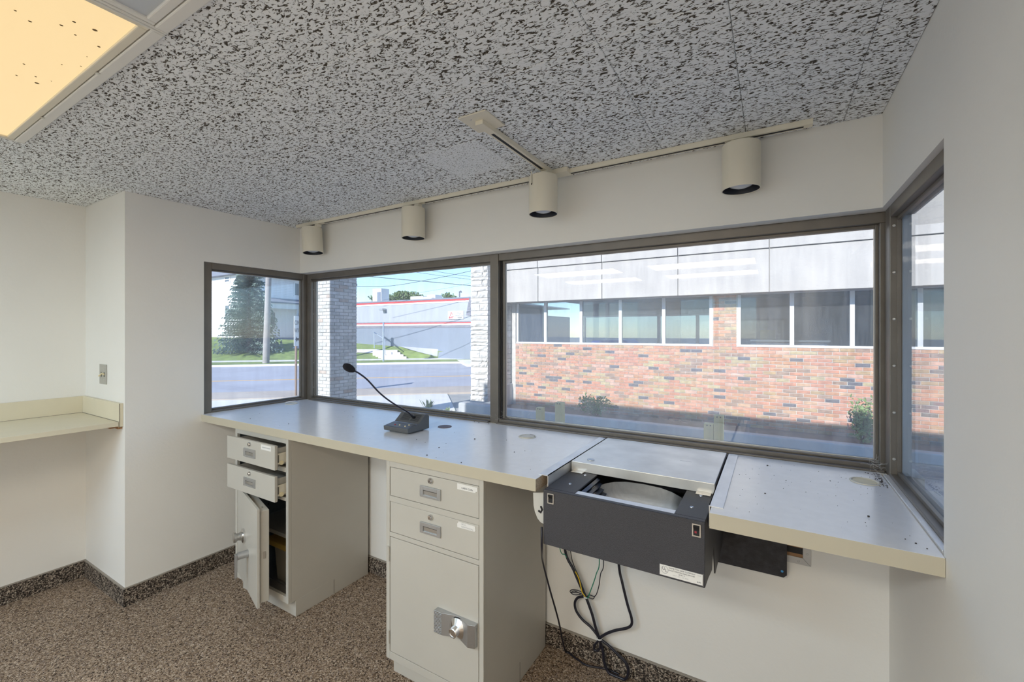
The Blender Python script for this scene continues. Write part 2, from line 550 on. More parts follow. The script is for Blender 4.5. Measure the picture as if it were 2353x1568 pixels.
def text_mb(s, size, fn, extrude=0.0004, align='CENTER'):
    """lettering as a mesh; fn maps (x right, y up, z out) to world"""
    cu = bpy.data.curves.new('lettering', 'FONT')
    cu.body = s
    cu.size = size
    cu.align_x = align
    cu.align_y = 'CENTER'
    cu.extrude = extrude
    cu.resolution_u = 3
    ob = bpy.data.objects.new('lettering', cu)
    col.objects.link(ob)
    dg = bpy.context.evaluated_depsgraph_get()
    me = bpy.data.meshes.new_from_object(ob.evaluated_get(dg))
    mb = MB()
    mb.add([fn(Vector(v.co)) for v in me.vertices], [tuple(p.vertices) for p in me.polygons])
    bpy.data.objects.remove(ob)
    bpy.data.curves.remove(cu)
    bpy.data.meshes.remove(me)
    return mb

def smooth_path(pts, n=6):
    """Catmull-Rom through the points"""
    P = [Vector(p) for p in pts]
    out = []
    for i in range(len(P) - 1):
        p0, p1, p2, p3 = P[max(i - 1, 0)], P[i], P[i + 1], P[min(i + 2, len(P) - 1)]
        for k in range(n):
            t = k / n
            out.append(0.5 * ((2 * p1) + (p2 - p0) * t + (2 * p0 - 5 * p1 + 4 * p2 - p3) * t * t + (3 * p1 - p0 - 3 * p2 + p3) * t ** 3))
    out.append(P[-1])
    return out

# ------------------------------------------------------------------ room dimensions (metres)
H = 2.44
W = 3.6247
YL = -1.1076          # face of the pier left of the bay
DL = 0.6394           # pier depth: left room wall stands at x = -DL
YREAR = -5.2
ZC = 1.0635           # counter top
ZCB = 1.017           # counter underside
ZT = 2.085            # head of the window openings
YC = -0.7071          # counter front
YA = -0.11            # wall below the counter
YW0 = -0.692          # near end of the side windows

# ------------------------------------------------------------------ room shell
struct(build('floor', MB().box(-DL - 0.14, W + 0.14, YREAR - 0.14, 0.16, -0.10, 0.0), 'carpet'))
mb = MB()
mb.box(-0.13, W + 0.13, 0.0, 0.185, ZT, H + 0.05)
mb.box(-0.13, W + 0.13, YA, 0.0465, -0.36, ZCB - 0.0005)
mb.box(-0.13, W + 0.13, 0.0465, 0.185, -0.36, ZC - 0.002)
struct(build('wall_back', mb, 'wall'))
mb = MB()
mb.box(-0.13, 0.0, YW0, 0.0, ZT, H + 0.05)
mb.box(-0.13, 0.0, YW0, YA, -0.36, ZC - 0.0475)
mb.box(-0.13, -0.004, YW0, YA, ZC - 0.0475, ZC - 0.002)
mb.box(-DL - 0.14, 0.0, YL, YW0, -0.36, H + 0.05)
mb.box(-DL - 0.14, -DL, YREAR - 0.14, YL, -0.36, H + 0.05)
struct(build('wall_left', mb, 'wall'))
mb = MB()
mb.box(W, W + 0.13, YW0, 0.0, ZT, H + 0.05)
mb.box(W, W + 0.13, YW0, YA, -0.36, ZC - 0.002)
mb.box(W, W + 0.13, YREAR - 0.14, YW0, -0.36, H + 0.05)
struct(build('wall_right', mb, 'wall'))
# rear wall behind the camera, with two windows
mb = MB()
RW = [(0.1, 1.3), (1.9, 3.1)]
xs = [-DL, RW[0][0], RW[0][1], RW[1][0], RW[1][1], W]
for i in range(0, 5, 2):
    mb.box(xs[i], xs[i + 1], YREAR - 0.14, YREAR, -0.36, H + 0.05)
for a, b in RW:
    mb.box(a, b, YREAR - 0.14, YREAR, -0.36, 0.9)
    mb.box(a, b, YREAR - 0.14, YREAR, 2.2, H + 0.05)
struct(build('wall_rear', mb, 'wall'))
for i, (a, b) in enumerate(RW):
    wf = struct(build('window_%d' % (5 + i), MB().frame('y', YREAR - 0.12, YREAR - 0.02, a, b, 0.9, 2.2, 0.05), 'white_metal', bevel=0.004))
    build('meeting_rail', MB().box((a + b) / 2 - 0.025, (a + b) / 2 + 0.025, YREAR - 0.11, YREAR - 0.03, 0.95, 2.15), 'white_metal', wf, 0.003)
    build('pane', MB().box(a + 0.05, b - 0.05, YREAR - 0.075, YREAR - 0.07, 0.95, 2.15), 'glass', wf)

# ceiling: backing slab with single tiles under it
ceil = struct(build('ceiling', MB().box(-DL - 0.14, W + 0.14, YREAR - 0.14, 0.16, H + 0.016, H + 0.10), 'grid'))
P_T = 0.336
TX0, TY0 = 1.49 - 7 * P_T, -0.274 + P_T
LIGHTS = [(0.47, 1.83, -2.22, -1.60), (1.83, 3.19, -2.22, -1.60), (0.3, 1.52, -3.65, -3.04), (1.9, 3.12, -3.65, -3.04), (0.3, 1.52, -4.7, -4.1), (1.9, 3.12, -4.7, -4.1)]
def tile_mesh(x0, x1, y0, y1, mat):
    b = MB().box(x0, x1, y0, y1, 0, 0.016)
    me = bpy.data.meshes.new('ceiling_tile')
    me.from_pydata(b.v, [], b.f)
    bm = bmesh.new(); bm.from_mesh(me)
    bmesh.ops.recalc_face_normals(bm, faces=bm.faces)
    bmesh.ops.bevel(bm, geom=[e for e in bm.edges if all(v.co.z < 0.001 for v in e.verts)], offset=0.0022, segments=1, affect='EDGES')
    bm.to_mesh(me); bm.free()
    me.materials.append(M[mat])
    return me
GAP = 0.0006
full = tile_mesh(GAP, P_T - GAP, GAP, P_T - GAP, 'tile')
fine = tile_mesh(GAP, P_T - GAP, GAP, P_T - GAP, 'tile_fine')
for i in range(-1, 16):
    for j in range(0, 17):
        x0 = TX0 + i * P_T
        y1 = TY0 - j * P_T
        y0 = y1 - P_T
        cx0, cx1 = max(x0, -DL), min(x0 + P_T, W)
        cy0, cy1 = max(y0, YREAR), min(y1, 0.0)
        if y0 > YL - 0.01:
            cx0 = max(cx0, 0.0)
        rects = []
        if cx1 - cx0 > 0.01 and cy1 - cy0 > 0.01:
            rects = [(cx0, cx1, cy0, cy1)]
            if y0 < YL < y1 and cx0 < 0:           # tile cut around the pier
                rects = [(cx0, cx1, cy0, YL)]
                if cx1 > 0.01:
                    rects.append((0.0, cx1, YL, cy1))
        for (lx0, lx1, ly0, ly1) in LIGHTS:        # cut the light openings
            nr = []
            for (a, b, c, d) in rects:
                if b <= lx0 or a >= lx1 or d <= ly0 or c >= ly1:
                    nr.append((a, b, c, d)); continue
                if a < lx0: nr.append((a, lx0, c, d))
                if b > lx1: nr.append((lx1, b, c, d))
                m0, m1 = max(a, lx0), min(b, lx1)
                if c < ly0: nr.append((m0, m1, c, ly0))
                if d > ly1: nr.append((m0, m1, ly1, d))
            rects = nr
        for (a, b, c, d) in rects:
            if b - a < 0.008 or d - c < 0.008:
                continue
            whole = abs(b - a - P_T) < 1e-6 and abs(d - c - P_T) < 1e-6
            if whole:
                is_fine = abs(x0 - (1.49 + P_T)) < 0.02 and abs(y0 + 0.61) < 0.02
                o = bpy.data.objects.new('ceiling_tile', fine if is_fine else full)
            else:
                o = bpy.data.objects.new('ceiling_tile', tile_mesh(GAP, b - a - GAP, GAP, d - c - GAP, 'tile'))
            o.location = (a, c, H)
            col.objects.link(o)
            o.parent = ceil

# carpet base (cove strip) along the walls
def base_strip(name, x0, x1, y0, y1):
    o = struct(build(name, MB().box(x0, x1, y0, y1, 0.0, 0.104), 'carpet_base'))
    build('binding', MB().box(x0 - 0.0006, x1 + 0.0006, y0 - 0.0006, y1 + 0.0006, 0.104, 0.110), 'base_cap', o)
base_strip('baseboard_back', 0.009, W - 0.009, YA - 0.009, YA)
base_strip('baseboard_left', 0.0, 0.009, YL - 0.009, YA)
base_strip('baseboard_pier', -DL + 0.009, 0.0, YL - 0.009, YL)
base_strip('baseboard_side', -DL, -DL + 0.009, YREAR, YL)
base_strip('baseboard_right', W - 0.009, W, YREAR, YA)

# roof and outer walls of this building (they shade the lane)
mb = MB()
mb.box(-DL - 0.3, 6.5, YREAR - 0.4, 0.30, H + 0.11, 3.3)
mb.box(-DL - 0.3, 6.5, -1.5, 0.30, 3.3, 4.07)
mb.box(-3.9, -DL - 0.15, -9.0, -1.4, -0.36, 4.95)
struct(build('roof', mb, 'stucco'))
mb = MB()
mb.box(W + 0.13, 6.5, -5.0, -1.2, -0.36, H + 0.11)
struct(build('wall_wing', mb, 'stucco'))

# ------------------------------------------------------------------ windows
def bar(mb, axis, a0, a1, u0, u1, b0, b1):
    """axis 'y' pane plane: a = x, b = z, u = depth"""
    if axis == 'y':
        mb.box(a0, a1, u0, u1, b0, b1)
    else:
        mb.box(u0, u1, a0, a1, b0, b1)
    return mb

def screw(mb, p, axis, r=0.005, t=0.002):
    prof = [(r, 0), (r, t * 0.4), (r * 0.6, t)]
    if axis in ('-y', '-x'):
        prof = [(a, -h) for a, h in prof]
    mb.lathe(prof, p, 8, axis[-1])

ZS = ZC            # sill line
# back windows: frame stands 7.5 cm behind the wall face
Y0, Y1 = 0.075, 0.142
w1 = struct(build('window_1', MB().box(0.030, 1.785, Y0, Y1, 2.042, ZT), 'bronze', bevel=0.003))
w1['label'] = 'bronze framed fixed window looking on to the street behind the microphone'
build('jamb', MB().box(-0.005, 0.030, Y0, Y1, ZC - 0.002, ZT), 'bronze', w1, 0.003)
build('sill', MB().box(0.030, 1.785, Y0, Y1, ZC - 0.002, 1.079), 'bronze', w1, 0.003)
build('sill_nosing', MB().box(0.04, 1.785, 0.046, Y0, ZC - 0.002, 1.071), 'bronze', w1, 0.003)
build('mullion', MB().box(1.787, 1.845, 0.070, Y1, ZC - 0.002, ZT), 'bronze', w1, 0.003)
build('glazing_stop', MB().frame('y', 0.102, 0.122, 0.030, 1.785, 1.079, 2.042, [0.006, 0.010, 0.010, 0.012]), 'bronze', w1, 0.0015)
build('glazing_bead', MB().frame('y', 0.122, 0.128, 0.032, 1.778, 1.086, 2.034, 0.006), 'bead', w1)
build('pane', MB().box(0.032, 1.778, 0.129, 0.135, 1.086, 2.034), 'glass', w1)
sc = MB()
for k in range(5):
    screw(sc, (0.0330, 0.101, 1.16 + k * 0.2), '-y', 0.0035)
build('screw', sc, 'bead', w1)['kind'] = 'stuff'

w2 = struct(build('window_2', MB().box(1.845, 3.661, Y0, Y1, 2.042, ZT), 'bronze', bevel=0.003))
w2['label'] = 'wide bronze framed fixed window facing the brick building'
build('jamb', MB().box(3.628, 3.66, Y0, Y1, ZC - 0.002, 2.042), 'bronze', w2, 0.003)
build('sill', MB().box(1.845, 3.628, Y0, Y1, ZC - 0.002, 1.086), 'bronze', w2, 0.003)
build('sill_nosing', MB().box(1.845, 3.64, 0.046, Y0, ZC - 0.002, 1.071), 'bronze', w2, 0.003)
build('glazing_stop', MB().frame('y', 0.102, 0.122, 1.857, 3.628, 1.086, 2.042, [0.016, 0.010, 0.008, 0.012]), 'bronze', w2, 0.0015)
build('gasket', MB().box(1.845, 1.857, 0.098, 0.128, 1.086, 2.042), 'gasket', w2)
build('glazing_bead', MB().frame('y', 0.122, 0.128, 1.867, 3.622, 1.092, 2.034, 0.0055), 'bead', w2)
build('pane', MB().box(1.867, 3.622, 0.129, 0.135, 1.092, 2.034), 'glass_dusty', w2)

# left window, in the side wall of the bay
X1, X0 = -0.020, -0.082
w3 = struct(build('window_3', MB().box(X0, X1, -0.634, 0.042, 2.042, ZT), 'bronze', bevel=0.003))
w3['label'] = 'narrow bronze framed side window with spruce and house beyond'
build('jamb', MB().box(X0, X1, YW0, -0.634, ZC - 0.002, ZT), 'bronze', w3, 0.003)
build('jamb', MB().box(X0, X1, 0.042, 0.075, ZC - 0.002, ZT), 'bronze', w3, 0.003)
build('sill', MB().box(X0, X1, -0.634, 0.042, ZC - 0.002, 1.077), 'bronze', w3, 0.003)
build('glazing_stop', MB().frame('x', -0.062, -0.045, -0.634, 0.042, 1.077, 2.042, [0.010, 0.004, 0.010, 0.010]), 'bronze', w3, 0.0015)
build('glazing_bead', MB().frame('x', -0.068, -0.062, -0.627, 0.041, 1.083, 2.036, 0.005), 'bead', w3)
build('pane', MB().box(-0.075, -0.069, -0.627, 0.041, 1.083, 2.036), 'glass', w3)
build('corner_post', MB().box(-0.082, -0.005, 0.075, 0.142, ZC - 0.002, ZT), 'bronze', w3, 0.003)

# right window
XA, XB = W + 0.018, 3.706
w4 = struct(build('window_4', MB().box(XA, XB, YW0, -0.02, 2.042, ZT), 'bronze', bevel=0.003))
w4['label'] = 'bronze framed side window seen nearly edge on beside the right wall'
build('jamb', MB().box(XA, XB, -0.012, 0.06, ZC - 0.002, ZT), 'bronze', w4, 0.003)
build('jamb', MB().box(XA, XB, YW0, YW0 + 0.05, ZC - 0.002, 2.042), 'bronze', w4, 0.003)
build('sill', MB().box(XA, XB, YW0 + 0.05, -0.012, ZC - 0.002, 1.079), 'bronze', w4, 0.003)
build('sill_channel', MB().box(W + 0.002, XA, YW0 + 0.02, 0.0, ZC - 0.002, 1.070), 'alum', w4, 0.001)
build('glazing_stop', MB().frame('x', XA + 0.022, XA + 0.034, YW0 + 0.05, -0.012, 1.079, 2.042, [0.012, 0.003, 0.012, 0.012]), 'bronze', w4, 0.0012)
build('pane', MB().box(3.679, 3.701, YW0 + 0.05, -0.016, 1.079, 2.042), 'glass', w4)
build('pane_edge', MB().box(3.679, 3.7045, -0.0155, -0.0125, 1.079, 2.042), 'pane_edge', w4)
sc = MB()
for k in range(6):
    screw(sc, (XA + 0.013, -0.0125, 1.135 + k * 0.175), '-y', 0.0055, 0.003)
build('screw', sc, 'bead', w4)['kind'] = 'stuff'
build('corner_post', MB().box(W + 0.037, 3.716, 0.062, 0.142, ZC - 0.002, ZT), 'bronze', w4, 0.003)
# ------------------------------------------------------------------ counter
ct = thing('service_counter', 'long off-white laminate teller counter running under the corner windows', 'counter', (1.26, -0.35, ZCB))
def slab(x0, x1, y0, y1):
    build('worktop', MB().box(x0, x1, y0 + 0.0015, y1, ZC - 0.0015, ZC), 'laminate', ct)
    build('core', MB().box(x0, x1, y0 + 0.0015, y1, ZCB, ZC - 0.0015), 'core', ct)
    build('front_edge', MB().box(x0, x1, y0, y0 + 0.0015, ZCB, ZC - 0.0006), 'edge', ct)
slab(0.001, 2.508, YC, 0.045)
slab(3.101, W - 0.001, YC, 0.045)
# cleats that carry the counter ends
build('support_bracket', MB().box(0.002, 0.06, -0.62, -0.58, ZCB - 0.012, ZCB), 'wood', ct)

# round cable grommets in the counter
def grommet(x, y, kind, label):
    g = thing('cable_grommet', label, 'grommet', (x, y, ZC))
    if kind == 'brown':
        build('ring', MB().lathe([(0.040, 0.0), (0.039, 0.0022), (0.030, 0.0022)], (x, y, ZC + 0.0002), 28), 'grommet_brown', g, smooth=True)
    else:
        prof = [(0.046, 0.0), (0.045, 0.003), (0.040, 0.0035), (0.037, 0.0005)]
        build('ring', MB().lathe(prof, (x, y, ZC + 0.0002), 32, cap=False), 'grommet', g, smooth=True)
        build('cup', MB().lathe([(0.037, 0.0006), (0.036, 0.0004), (0.0, 0.0003)], (x, y, ZC + 0.0002), 32, cap=False),
              'toggle' if kind == 'open' else 'grommet', g, smooth=True)
        if kind == 'cap':
            lid = MB().prism([(0.037 * math.cos(t), 0.037 * math.sin(t)) for t in [math.radians(-140 + 10 * k) for k in range(27)]], 'z', 0.0, 0.004)
            lid.xform(lambda p: Vector((x + p.x, y + p.y, ZC + 0.0012 + p.z)))
            build('lid', lid, 'grommet', g)
            slot = MB().prism([(0.036 * math.cos(t), 0.036 * math.sin(t)) for t in [math.radians(40 + 12 * k) for k in range(6)]], 'z', 0, 0.0006)
            slot.xform(lambda p: Vector((x + p.x, y + p.y, ZC + 0.0053 + p.z)))
            build('cable_slot', slot, 'grommet_brown', g)
grommet(0.10, -0.136, 'cap2', 'flat cream cable cover on the counter beside the narrow side window')
grommet(1.601 + 0.035, -0.175, 'brown', 'dark brown cable hole cover beside the microphone')
grommet(2.163, -0.142, 'cap', 'cream capped cable grommet between microphone and deal drawer')
grommet(3.555, -0.115, 'open', 'open cream cable grommet in the counter by the right wall')

# dirt lying on the counter
db = MB()
def crumb(x, y, s):
    n = 6
    pts = [(x + s * R.uniform(0.5, 1) * math.cos(2 * math.pi * k / n), y + s * R.uniform(0.4, 1) * math.sin(2 * math.pi * k / n)) for k in range(n)]
    db.prism(pts, 'z', ZC, ZC + s * R.uniform(0.4, 0.9))
for u, v, s in [(811, 959, .0035), (957, 1011, .003), (981, 1047, .005), (1009, 1029, .004), (1091, 1010, .005), (1060, 1064, .003), (1182, 1040, .004), (1206, 1037, .002), (1164, 1012, .002), (1044, 994, .002), (1025, 1020, .002), (873, 961, .002), (977, 1017, .002), (1002, 1052, .002), (1764, 1071, .004), (1758, 1135, .003), (1908, 1106, .0025), (1995, 1188, .004), (1806, 1105, .002), (663, 975, .004), (575, 963, .003), (1123, 975, .003), (1100, 972, .003), (1090, 970, .003), (2105, 1250, .003), (2080, 1240, .002), (2130, 1262, .002)]:
    p = on(u, v, 'z', ZC)
    crumb(p.x, p.y, s)
for _ in range(120):
    x = R.choice([R.uniform(0.1, 2.45), R.uniform(3.15, 3.6)])
    crumb(x, R.uniform(-0.65, 0.0), R.uniform(0.0006, 0.0016))
for _ in range(90):      # swept into the corner by the right window
    crumb(W - 0.008 - abs(R.gauss(0, 0.014)), R.uniform(-0.16, 0.03), R.uniform(0.0008, 0.0028))
tag(build('counter_dirt', db, 'debris'), 'dark crumbs and dead insects scattered over the counter', 'debris', kind='stuff')
# cobwebs in the right corner
cw = MB()
def strands(n, c, spread):
    for _ in range(n):
        p = Vector((c[0] + R.gauss(0, spread), c[1] + R.gauss(0, spread * 0.5), c[2] + abs(R.gauss(0, spread * 0.5))))
        q = p + Vector((R.gauss(0, 0.03), R.gauss(0, 0.015), R.gauss(0, 0.012)))
        m = (p + q) / 2 + Vector((0, 0, -R.uniform(0.0, 0.008)))
        cw.tube([p, m, q], R.uniform(0.0002, 0.0005), 4)
strands(34, (3.61, 0.035, 1.085), 0.022)
strands(22, (1.83, 0.062, 1.085), 0.05)
strands(18, (0.3, 0.05, 1.082), 0.25)
strands(18, (2.4, 0.055, 1.088), 0.35)
tag(build('cobweb', cw, 'web'), 'wispy grey cobwebs along the window sill and corner', 'cobweb', kind='stuff')

# ------------------------------------------------------------------ pedestal cabinets
def lock(mb, x, y, z, r=0.012):
    mb.lathe([(r, 0), (r, -0.007), (r * 0.72, -0.011)], (x, y, z), 16, 'y')

def pull(parent, x0, x1, y, z0, z1):
    """recessed card pull: proud nickel frame with a dished cup"""
    w, h = x1 - x0, z1 - z0
    pl = build('pull', MB().frame('y', y - 0.006, y + 0.001, x0, x1, z0, z1, [w * 0.16, w * 0.16, h * 0.2, h * 0.36]), 'nickel', parent, 0.001)
    build('cup', MB().box(x0 + w * 0.16, x1 - w * 0.16, y - 0.0012, y - 0.0004, z0 + h * 0.2, z1 - h * 0.36), 'steel', pl)
    build('grip_shadow_lip', MB().box(x0 + w * 0.16, x1 - w * 0.16, y - 0.005, y - 0.001, z1 - h * 0.40, z1 - h * 0.36), 'dark', pl)

def make_cabinet(x0, x1, label, opened):
    yf, yb, zb, zt = -0.695, -0.135, 0.093, 1.0165
    t = thing('pedestal_cabinet', label, 'cabinet', ((x0 + x1) / 2, (yf + yb) / 2, 0))
    s = 0.022
    th = 0.004
    body = MB()
    body.box(x0, x0 + th, yf + 0.0182, yb, zb, zt)
    body.box(x1 - th, x1, yf + 0.0182, yb, zb, zt)
    body.box(x0 + th, x1 - th, yb - th, yb, zb, zt)
    body.box(x0 + th, x1 - th, yf + 0.0182, yb - th, zb, zb + th)
    body.box(x0 + th, x1 - th, yf + 0.0182, yb - th, zt - th, zt)
    build('carcass', body, 'cabinet', t)
    ff = MB()
    d1, d2 = (0.846, 0.992), (0.676, 0.832)
    dr = [(0.852, 0.985), (0.684, 0.826)]
    dz0, dz1 = 0.128, 0.664
    ff.box(x0, x0 + s, yf, yf + 0.018, zb, zt)
    ff.box(x1 - s, x1, yf, yf + 0.018, zb, zt)
    for a, b in ((zb, dz0), (0.664, 0.684), (0.826, 0.852), (0.986, zt)):
        ff.box(x0 + s, x1 - s, yf, yf + 0.018, a, b)
    build('face_frame', ff, 'cabinet', t, 0.0012)
    inn = MB()
    inn.box(x0 + 0.006, x1 - 0.006, yb - 0.008, yb - 0.0045, zb + 0.006, zt - 0.006)
    inn.box(x0 + 0.0045, x0 + 0.008, yf + 0.02, yb - 0.008, zb + 0.006, zt - 0.006)
    inn.box(x1 - 0.008, x1 - 0.0045, yf + 0.02, yb - 0.008, zb + 0.006, zt - 0.006)
    inn.box(x0 + 0.008, x1 - 0.008, yf + 0.02, yb - 0.008, 0.668, 0.672)
    build('lining', inn, 'cab_in', t)
    # plinth
    pl = MB()
    pl.box(x0 + 0.002, x1, yf + 0.045, yb, 0.0, zb)
    build('plinth', pl, 'cabinet', t, 0.001)
    # rear foot block line on the side
    build('plinth_seam', MB().box(x1, x1 + 0.0006, -0.40, -0.398, 0.004, zb - 0.004), 'dark', t)
    # drawers
    out = 0.062 if opened else 0.0
    for i, (z0, z1) in enumerate(dr):
        if opened:
            z0, z1 = [(0.850, 0.987), (0.674, 0.818)][i]
        yy = yf - out
        fx0, fx1 = (x0 + s + 0.003, x1 - s - 0.003)
        if opened:
            fx0 += 0.004
        df = build('drawer', MB().box(fx0, fx1, yy + (0.0015 if not opened else 0.0), yy + 0.016, z0 + 0.0015, z1 - 0.0015), 'cabinet', t, 0.0018)
        if not opened:
            gapm = MB().box(x0 + s, x1 - s, yf + 0.012, yf + 0.016, z0, z1)
            build('shadow_gap', gapm, 'dark', df)
        else:
            tr = MB()
            tr.box(fx0 + 0.02, fx1 - 0.02, yy + 0.016, yy + 0.45, z0 + 0.015, z0 + 0.018)
            tr.box(fx0 + 0.02, fx0 + 0.023, yy + 0.016, yy + 0.45, z0 + 0.015, z1 - 0.022)
            tr.box(fx1 - 0.023, fx1 - 0.02, yy + 0.016, yy + 0.45, z0 + 0.015, z1 - 0.022)
            tr.box(fx0 + 0.02, fx1 - 0.02, yy + 0.447, yy + 0.45, z0 + 0.015, z1 - 0.022)
            tr.box(fx0 + 0.006, fx1 - 0.008, yy + 0.016, yy + 0.022, z0 + 0.004, z1 - 0.008)
            build('tray', tr, 'cabinet', df)
            for k in (-1, 1):
                sl = MB()
                xa = (fx1 - 0.012) if k > 0 else (fx0 + 0.006)
                sl.box(xa, xa + 0.006, yy + 0.018, yy + 0.42, z0 + 0.080, z0 + 0.088)
                sl.box(xa, xa + 0.006, yy + 0.018, yy + 0.42, z0 + 0.030, z0 + 0.038)
                sl.box(xa + 0.001, xa + 0.004, yy + 0.030, yy + 0.42, z0 + 0.038, z0 + 0.080)
                build('slide', sl, 'grommet', df)
            build('roller', MB().lathe([(0.012, 0), (0.012, 0.008)], (fx1 - 0.011, yy + 0.042, z0 + 0.034), 16, 'x'), 'toggle', df)
        lk = MB()
        cx = x0 + (0.272 if not opened else 0.20)
        w = 0.116 if not opened else 0.118
        ofx = 0.0 if not opened else 0.028
        zl = z1 - 0.021 if not opened else z1 - 0.022
        px0 = x0 + (0.213 if not opened else 0.173) + 0.0
        if opened:
            cx = fx0 + 0.250
            px0 = fx0 + 0.190
            w = 0.118
        lock(lk, cx, yy, zl)
        lb = build('lock', lk, 'chrome', df, smooth=True)
        build('keyhole', MB().box(cx - 0.0012, cx + 0.0012, yy - 0.0118, yy - 0.0105, zl - 0.006, zl + 0.004), 'dark', lb)
        pull(df, px0, px0 + w, yy, z1 - 0.098, z1 - 0.050)
        # paper label
        if not opened:
            lx0, lx1, lz0, lz1 = (x1 - 0.133, x1 - 0.030, z1 - 0.031, z1 - 0.006)
            pts = [(lx0, lz0), (lx1 - 0.010, lz0 + 0.0005), (lx1 - 0.007, lz0 + 0.006), (lx1, lz0 + 0.007), (lx1, lz1 - 0.001), (lx0, lz1)]
            if i == 1:
                pts = [(lx0, lz0), (lx1 - 0.014, lz0 + 0.001), (lx1 - 0.009, lz0 + 0.007), (lx1 - 0.012, lz1 - 0.002), (lx0 + 0.006, lz1), (lx0 + 0.004, lz1 - 0.007), (lx0, lz1 - 0.008)]
            la = build('paper_label', MB().prism(pts, 'y', yy - 0.0004, yy + 0.0012), 'label', df)
            fn = lambda cx_, cz_: (lambda p: Vector((cx_ + p.x, yy - 0.0006 - p.z, cz_ + p.y)))
            if i == 0:
                build('lettering', text_mb('CABLE CARs', 0.0105, fn((lx0 + lx1) / 2, lz0 + 0.009), 0.0002), 'ink', la)
            else:
                build('lettering', text_mb('ROLL', 0.0095, fn(lx0 + 0.034, lz1 - 0.0075), 0.0002), 'ink_soft', la)
                build('lettering', text_mb('NEWTHOOVs', 0.0095, fn(lx0 + 0.052, lz0 + 0.0065), 0.0002), 'ink_soft', la)
        elif i == 0:
            lx0, lx1 = fx1 - 0.133, fx1 - 0.036
            la = build('paper_label', MB().box(lx0, lx1, yy - 0.0004, yy + 0.001, z1 - 0.036, z1 - 0.008), 'label', df)
            build('faded_line', MB().box(lx0 + 0.012, lx1 - 0.008, yy - 0.0008, yy - 0.0004, z1 - 0.0245, z1 - 0.0195), 'ink_soft', la)
    # door
    hx, hy = x0 + s + 0.003, yf
    ang = math.radians(-17.0) if opened else 0.0
    ca, sa = math.cos(ang), math.sin(ang)
    def rot(p):
        dx, dy = p.x - hx, p.y - hy
        return Vector((hx + dx * ca - dy * sa, hy + dx * sa + dy * ca, p.z))
    dx1 = x1 - s - 0.003
    dm = MB().box(hx, dx1, yf - (0.0 if not opened else 0.0), yf + 0.014, dz0 + 0.003, dz1 - 0.003)
    dm.xform(rot)
    door = build('door', dm, 'cabinet', t, 0.0018)
    if not opened:
        build('shadow_gap', MB().box(x0 + s, x1 - s, yf + 0.0145, yf + 0.018, dz0, dz1), 'dark', door)
    inner = MB().box(hx + 0.03, dx1 - 0.012, yf + 0.0145, yf + 0.062, dz0 + 0.02, dz1 - 0.02).xform(rot)
    if opened:
        build('inner_pan', inner, 'cabinet', door, 0.003)
        latch = MB().box(dx1 - 0.0125, dx1 - 0.009, yf + 0.030, yf + 0.044, 0.385, 0.425).xform(rot)
        build('latch_bolt', latch, 'bead', door, 0.001)
        stud = MB().lathe([(0.004, 0), (0.004, 0.010)], (dx1 - 0.06, yf + 0.04, dz1 - 0.02), 8).xform(rot)
        build('stud', stud, 'steel', door)
        # combination dial and lever handle
        cx, cz = dx1 - 0.310, 0.420
        dial = MB()
        dial.lathe([(0.040, 0.0), (0.040, -0.010), (0.030, -0.014)], (cx, yf, cz), 28, 'y')
        dial.xform(rot)
        esc = build('dial_ring', dial, 'chrome', door, smooth=True)
        kn = MB().lathe([(0.024, -0.014), (0.024, -0.024), (0.021, -0.026), (0.021, -0.040), (0.028, -0.042), (0.028, -0.052), (0.024, -0.055)], (cx, yf, cz), 28, 'y').xform(rot)
        build('dial_knob', kn, 'steel', esc, smooth=True)
        hz = cz - 0.066
        hxx = cx + 0.105
        hb = MB().tube([(hxx, yf, hz), (hxx, yf - 0.055, hz)], 0.020, 20).xform(rot)
        hnd = build('handle', hb, 'nickel', door, smooth=True)
        lev = MB().prism([(hxx - 0.014, hz + 0.012), (hxx + 0.014, hz + 0.012), (hxx + 0.011, hz - 0.115), (hxx, hz - 0.125), (hxx - 0.011, hz - 0.115)], 'y', yf - 0.066, yf - 0.055).xform(rot)
        build('lever', lev, 'nickel', hnd, 0.002)
        # contents: shelf and a yellow tray on it
        build('shelf', MB().box(x0 + 0.010, x1 - 0.010, yf + 0.085, yb - 0.01, 0.388, 0.412), 'cabinet', t, 0.002)
        st = MB()
        for k in range(14):
            st.box(x1 - 0.0090, x1 - 0.0082, yf + 0.20, yf + 0.207, 0.20 + k * 0.03, 0.212 + k * 0.03)
            st.box(x0 + 0.0082, x0 + 0.0090, yf + 0.20, yf + 0.207, 0.20 + k * 0.03, 0.212 + k * 0.03)
        build('shelf_slots', st, 'dark', t)['kind'] = 'stuff'
        build('floor_plate', MB().box(x0 + 0.010, x1 - 0.010, yf + 0.03, yb - 0.012, zb + 0.008, zb + 0.012).box(x0 + 0.010, x1 - 0.010, yf + 0.085, yf + 0.091, zb + 0.012, zb + 0.018), 'nickel', t)
    else:
        build('hinge', MB().tube([(x0 + s - 0.002, yf - 0.004, 0.55), (x0 + s - 0.002, yf - 0.004, 0.618)], 0.006, 10), 'cabinet', door, smooth=True)
        build('hinge', MB().tube([(x0 + s - 0.002, yf - 0.004, 0.167), (x0 + s - 0.002, yf - 0.004, 0.228)], 0.006, 10), 'cabinet', door, smooth=True)
        # handle escutcheon with ribbed wings and dial
        ex0, ex1, ez0, ez1 = x1 - 0.238, x1 - 0.028, 0.335, 0.428
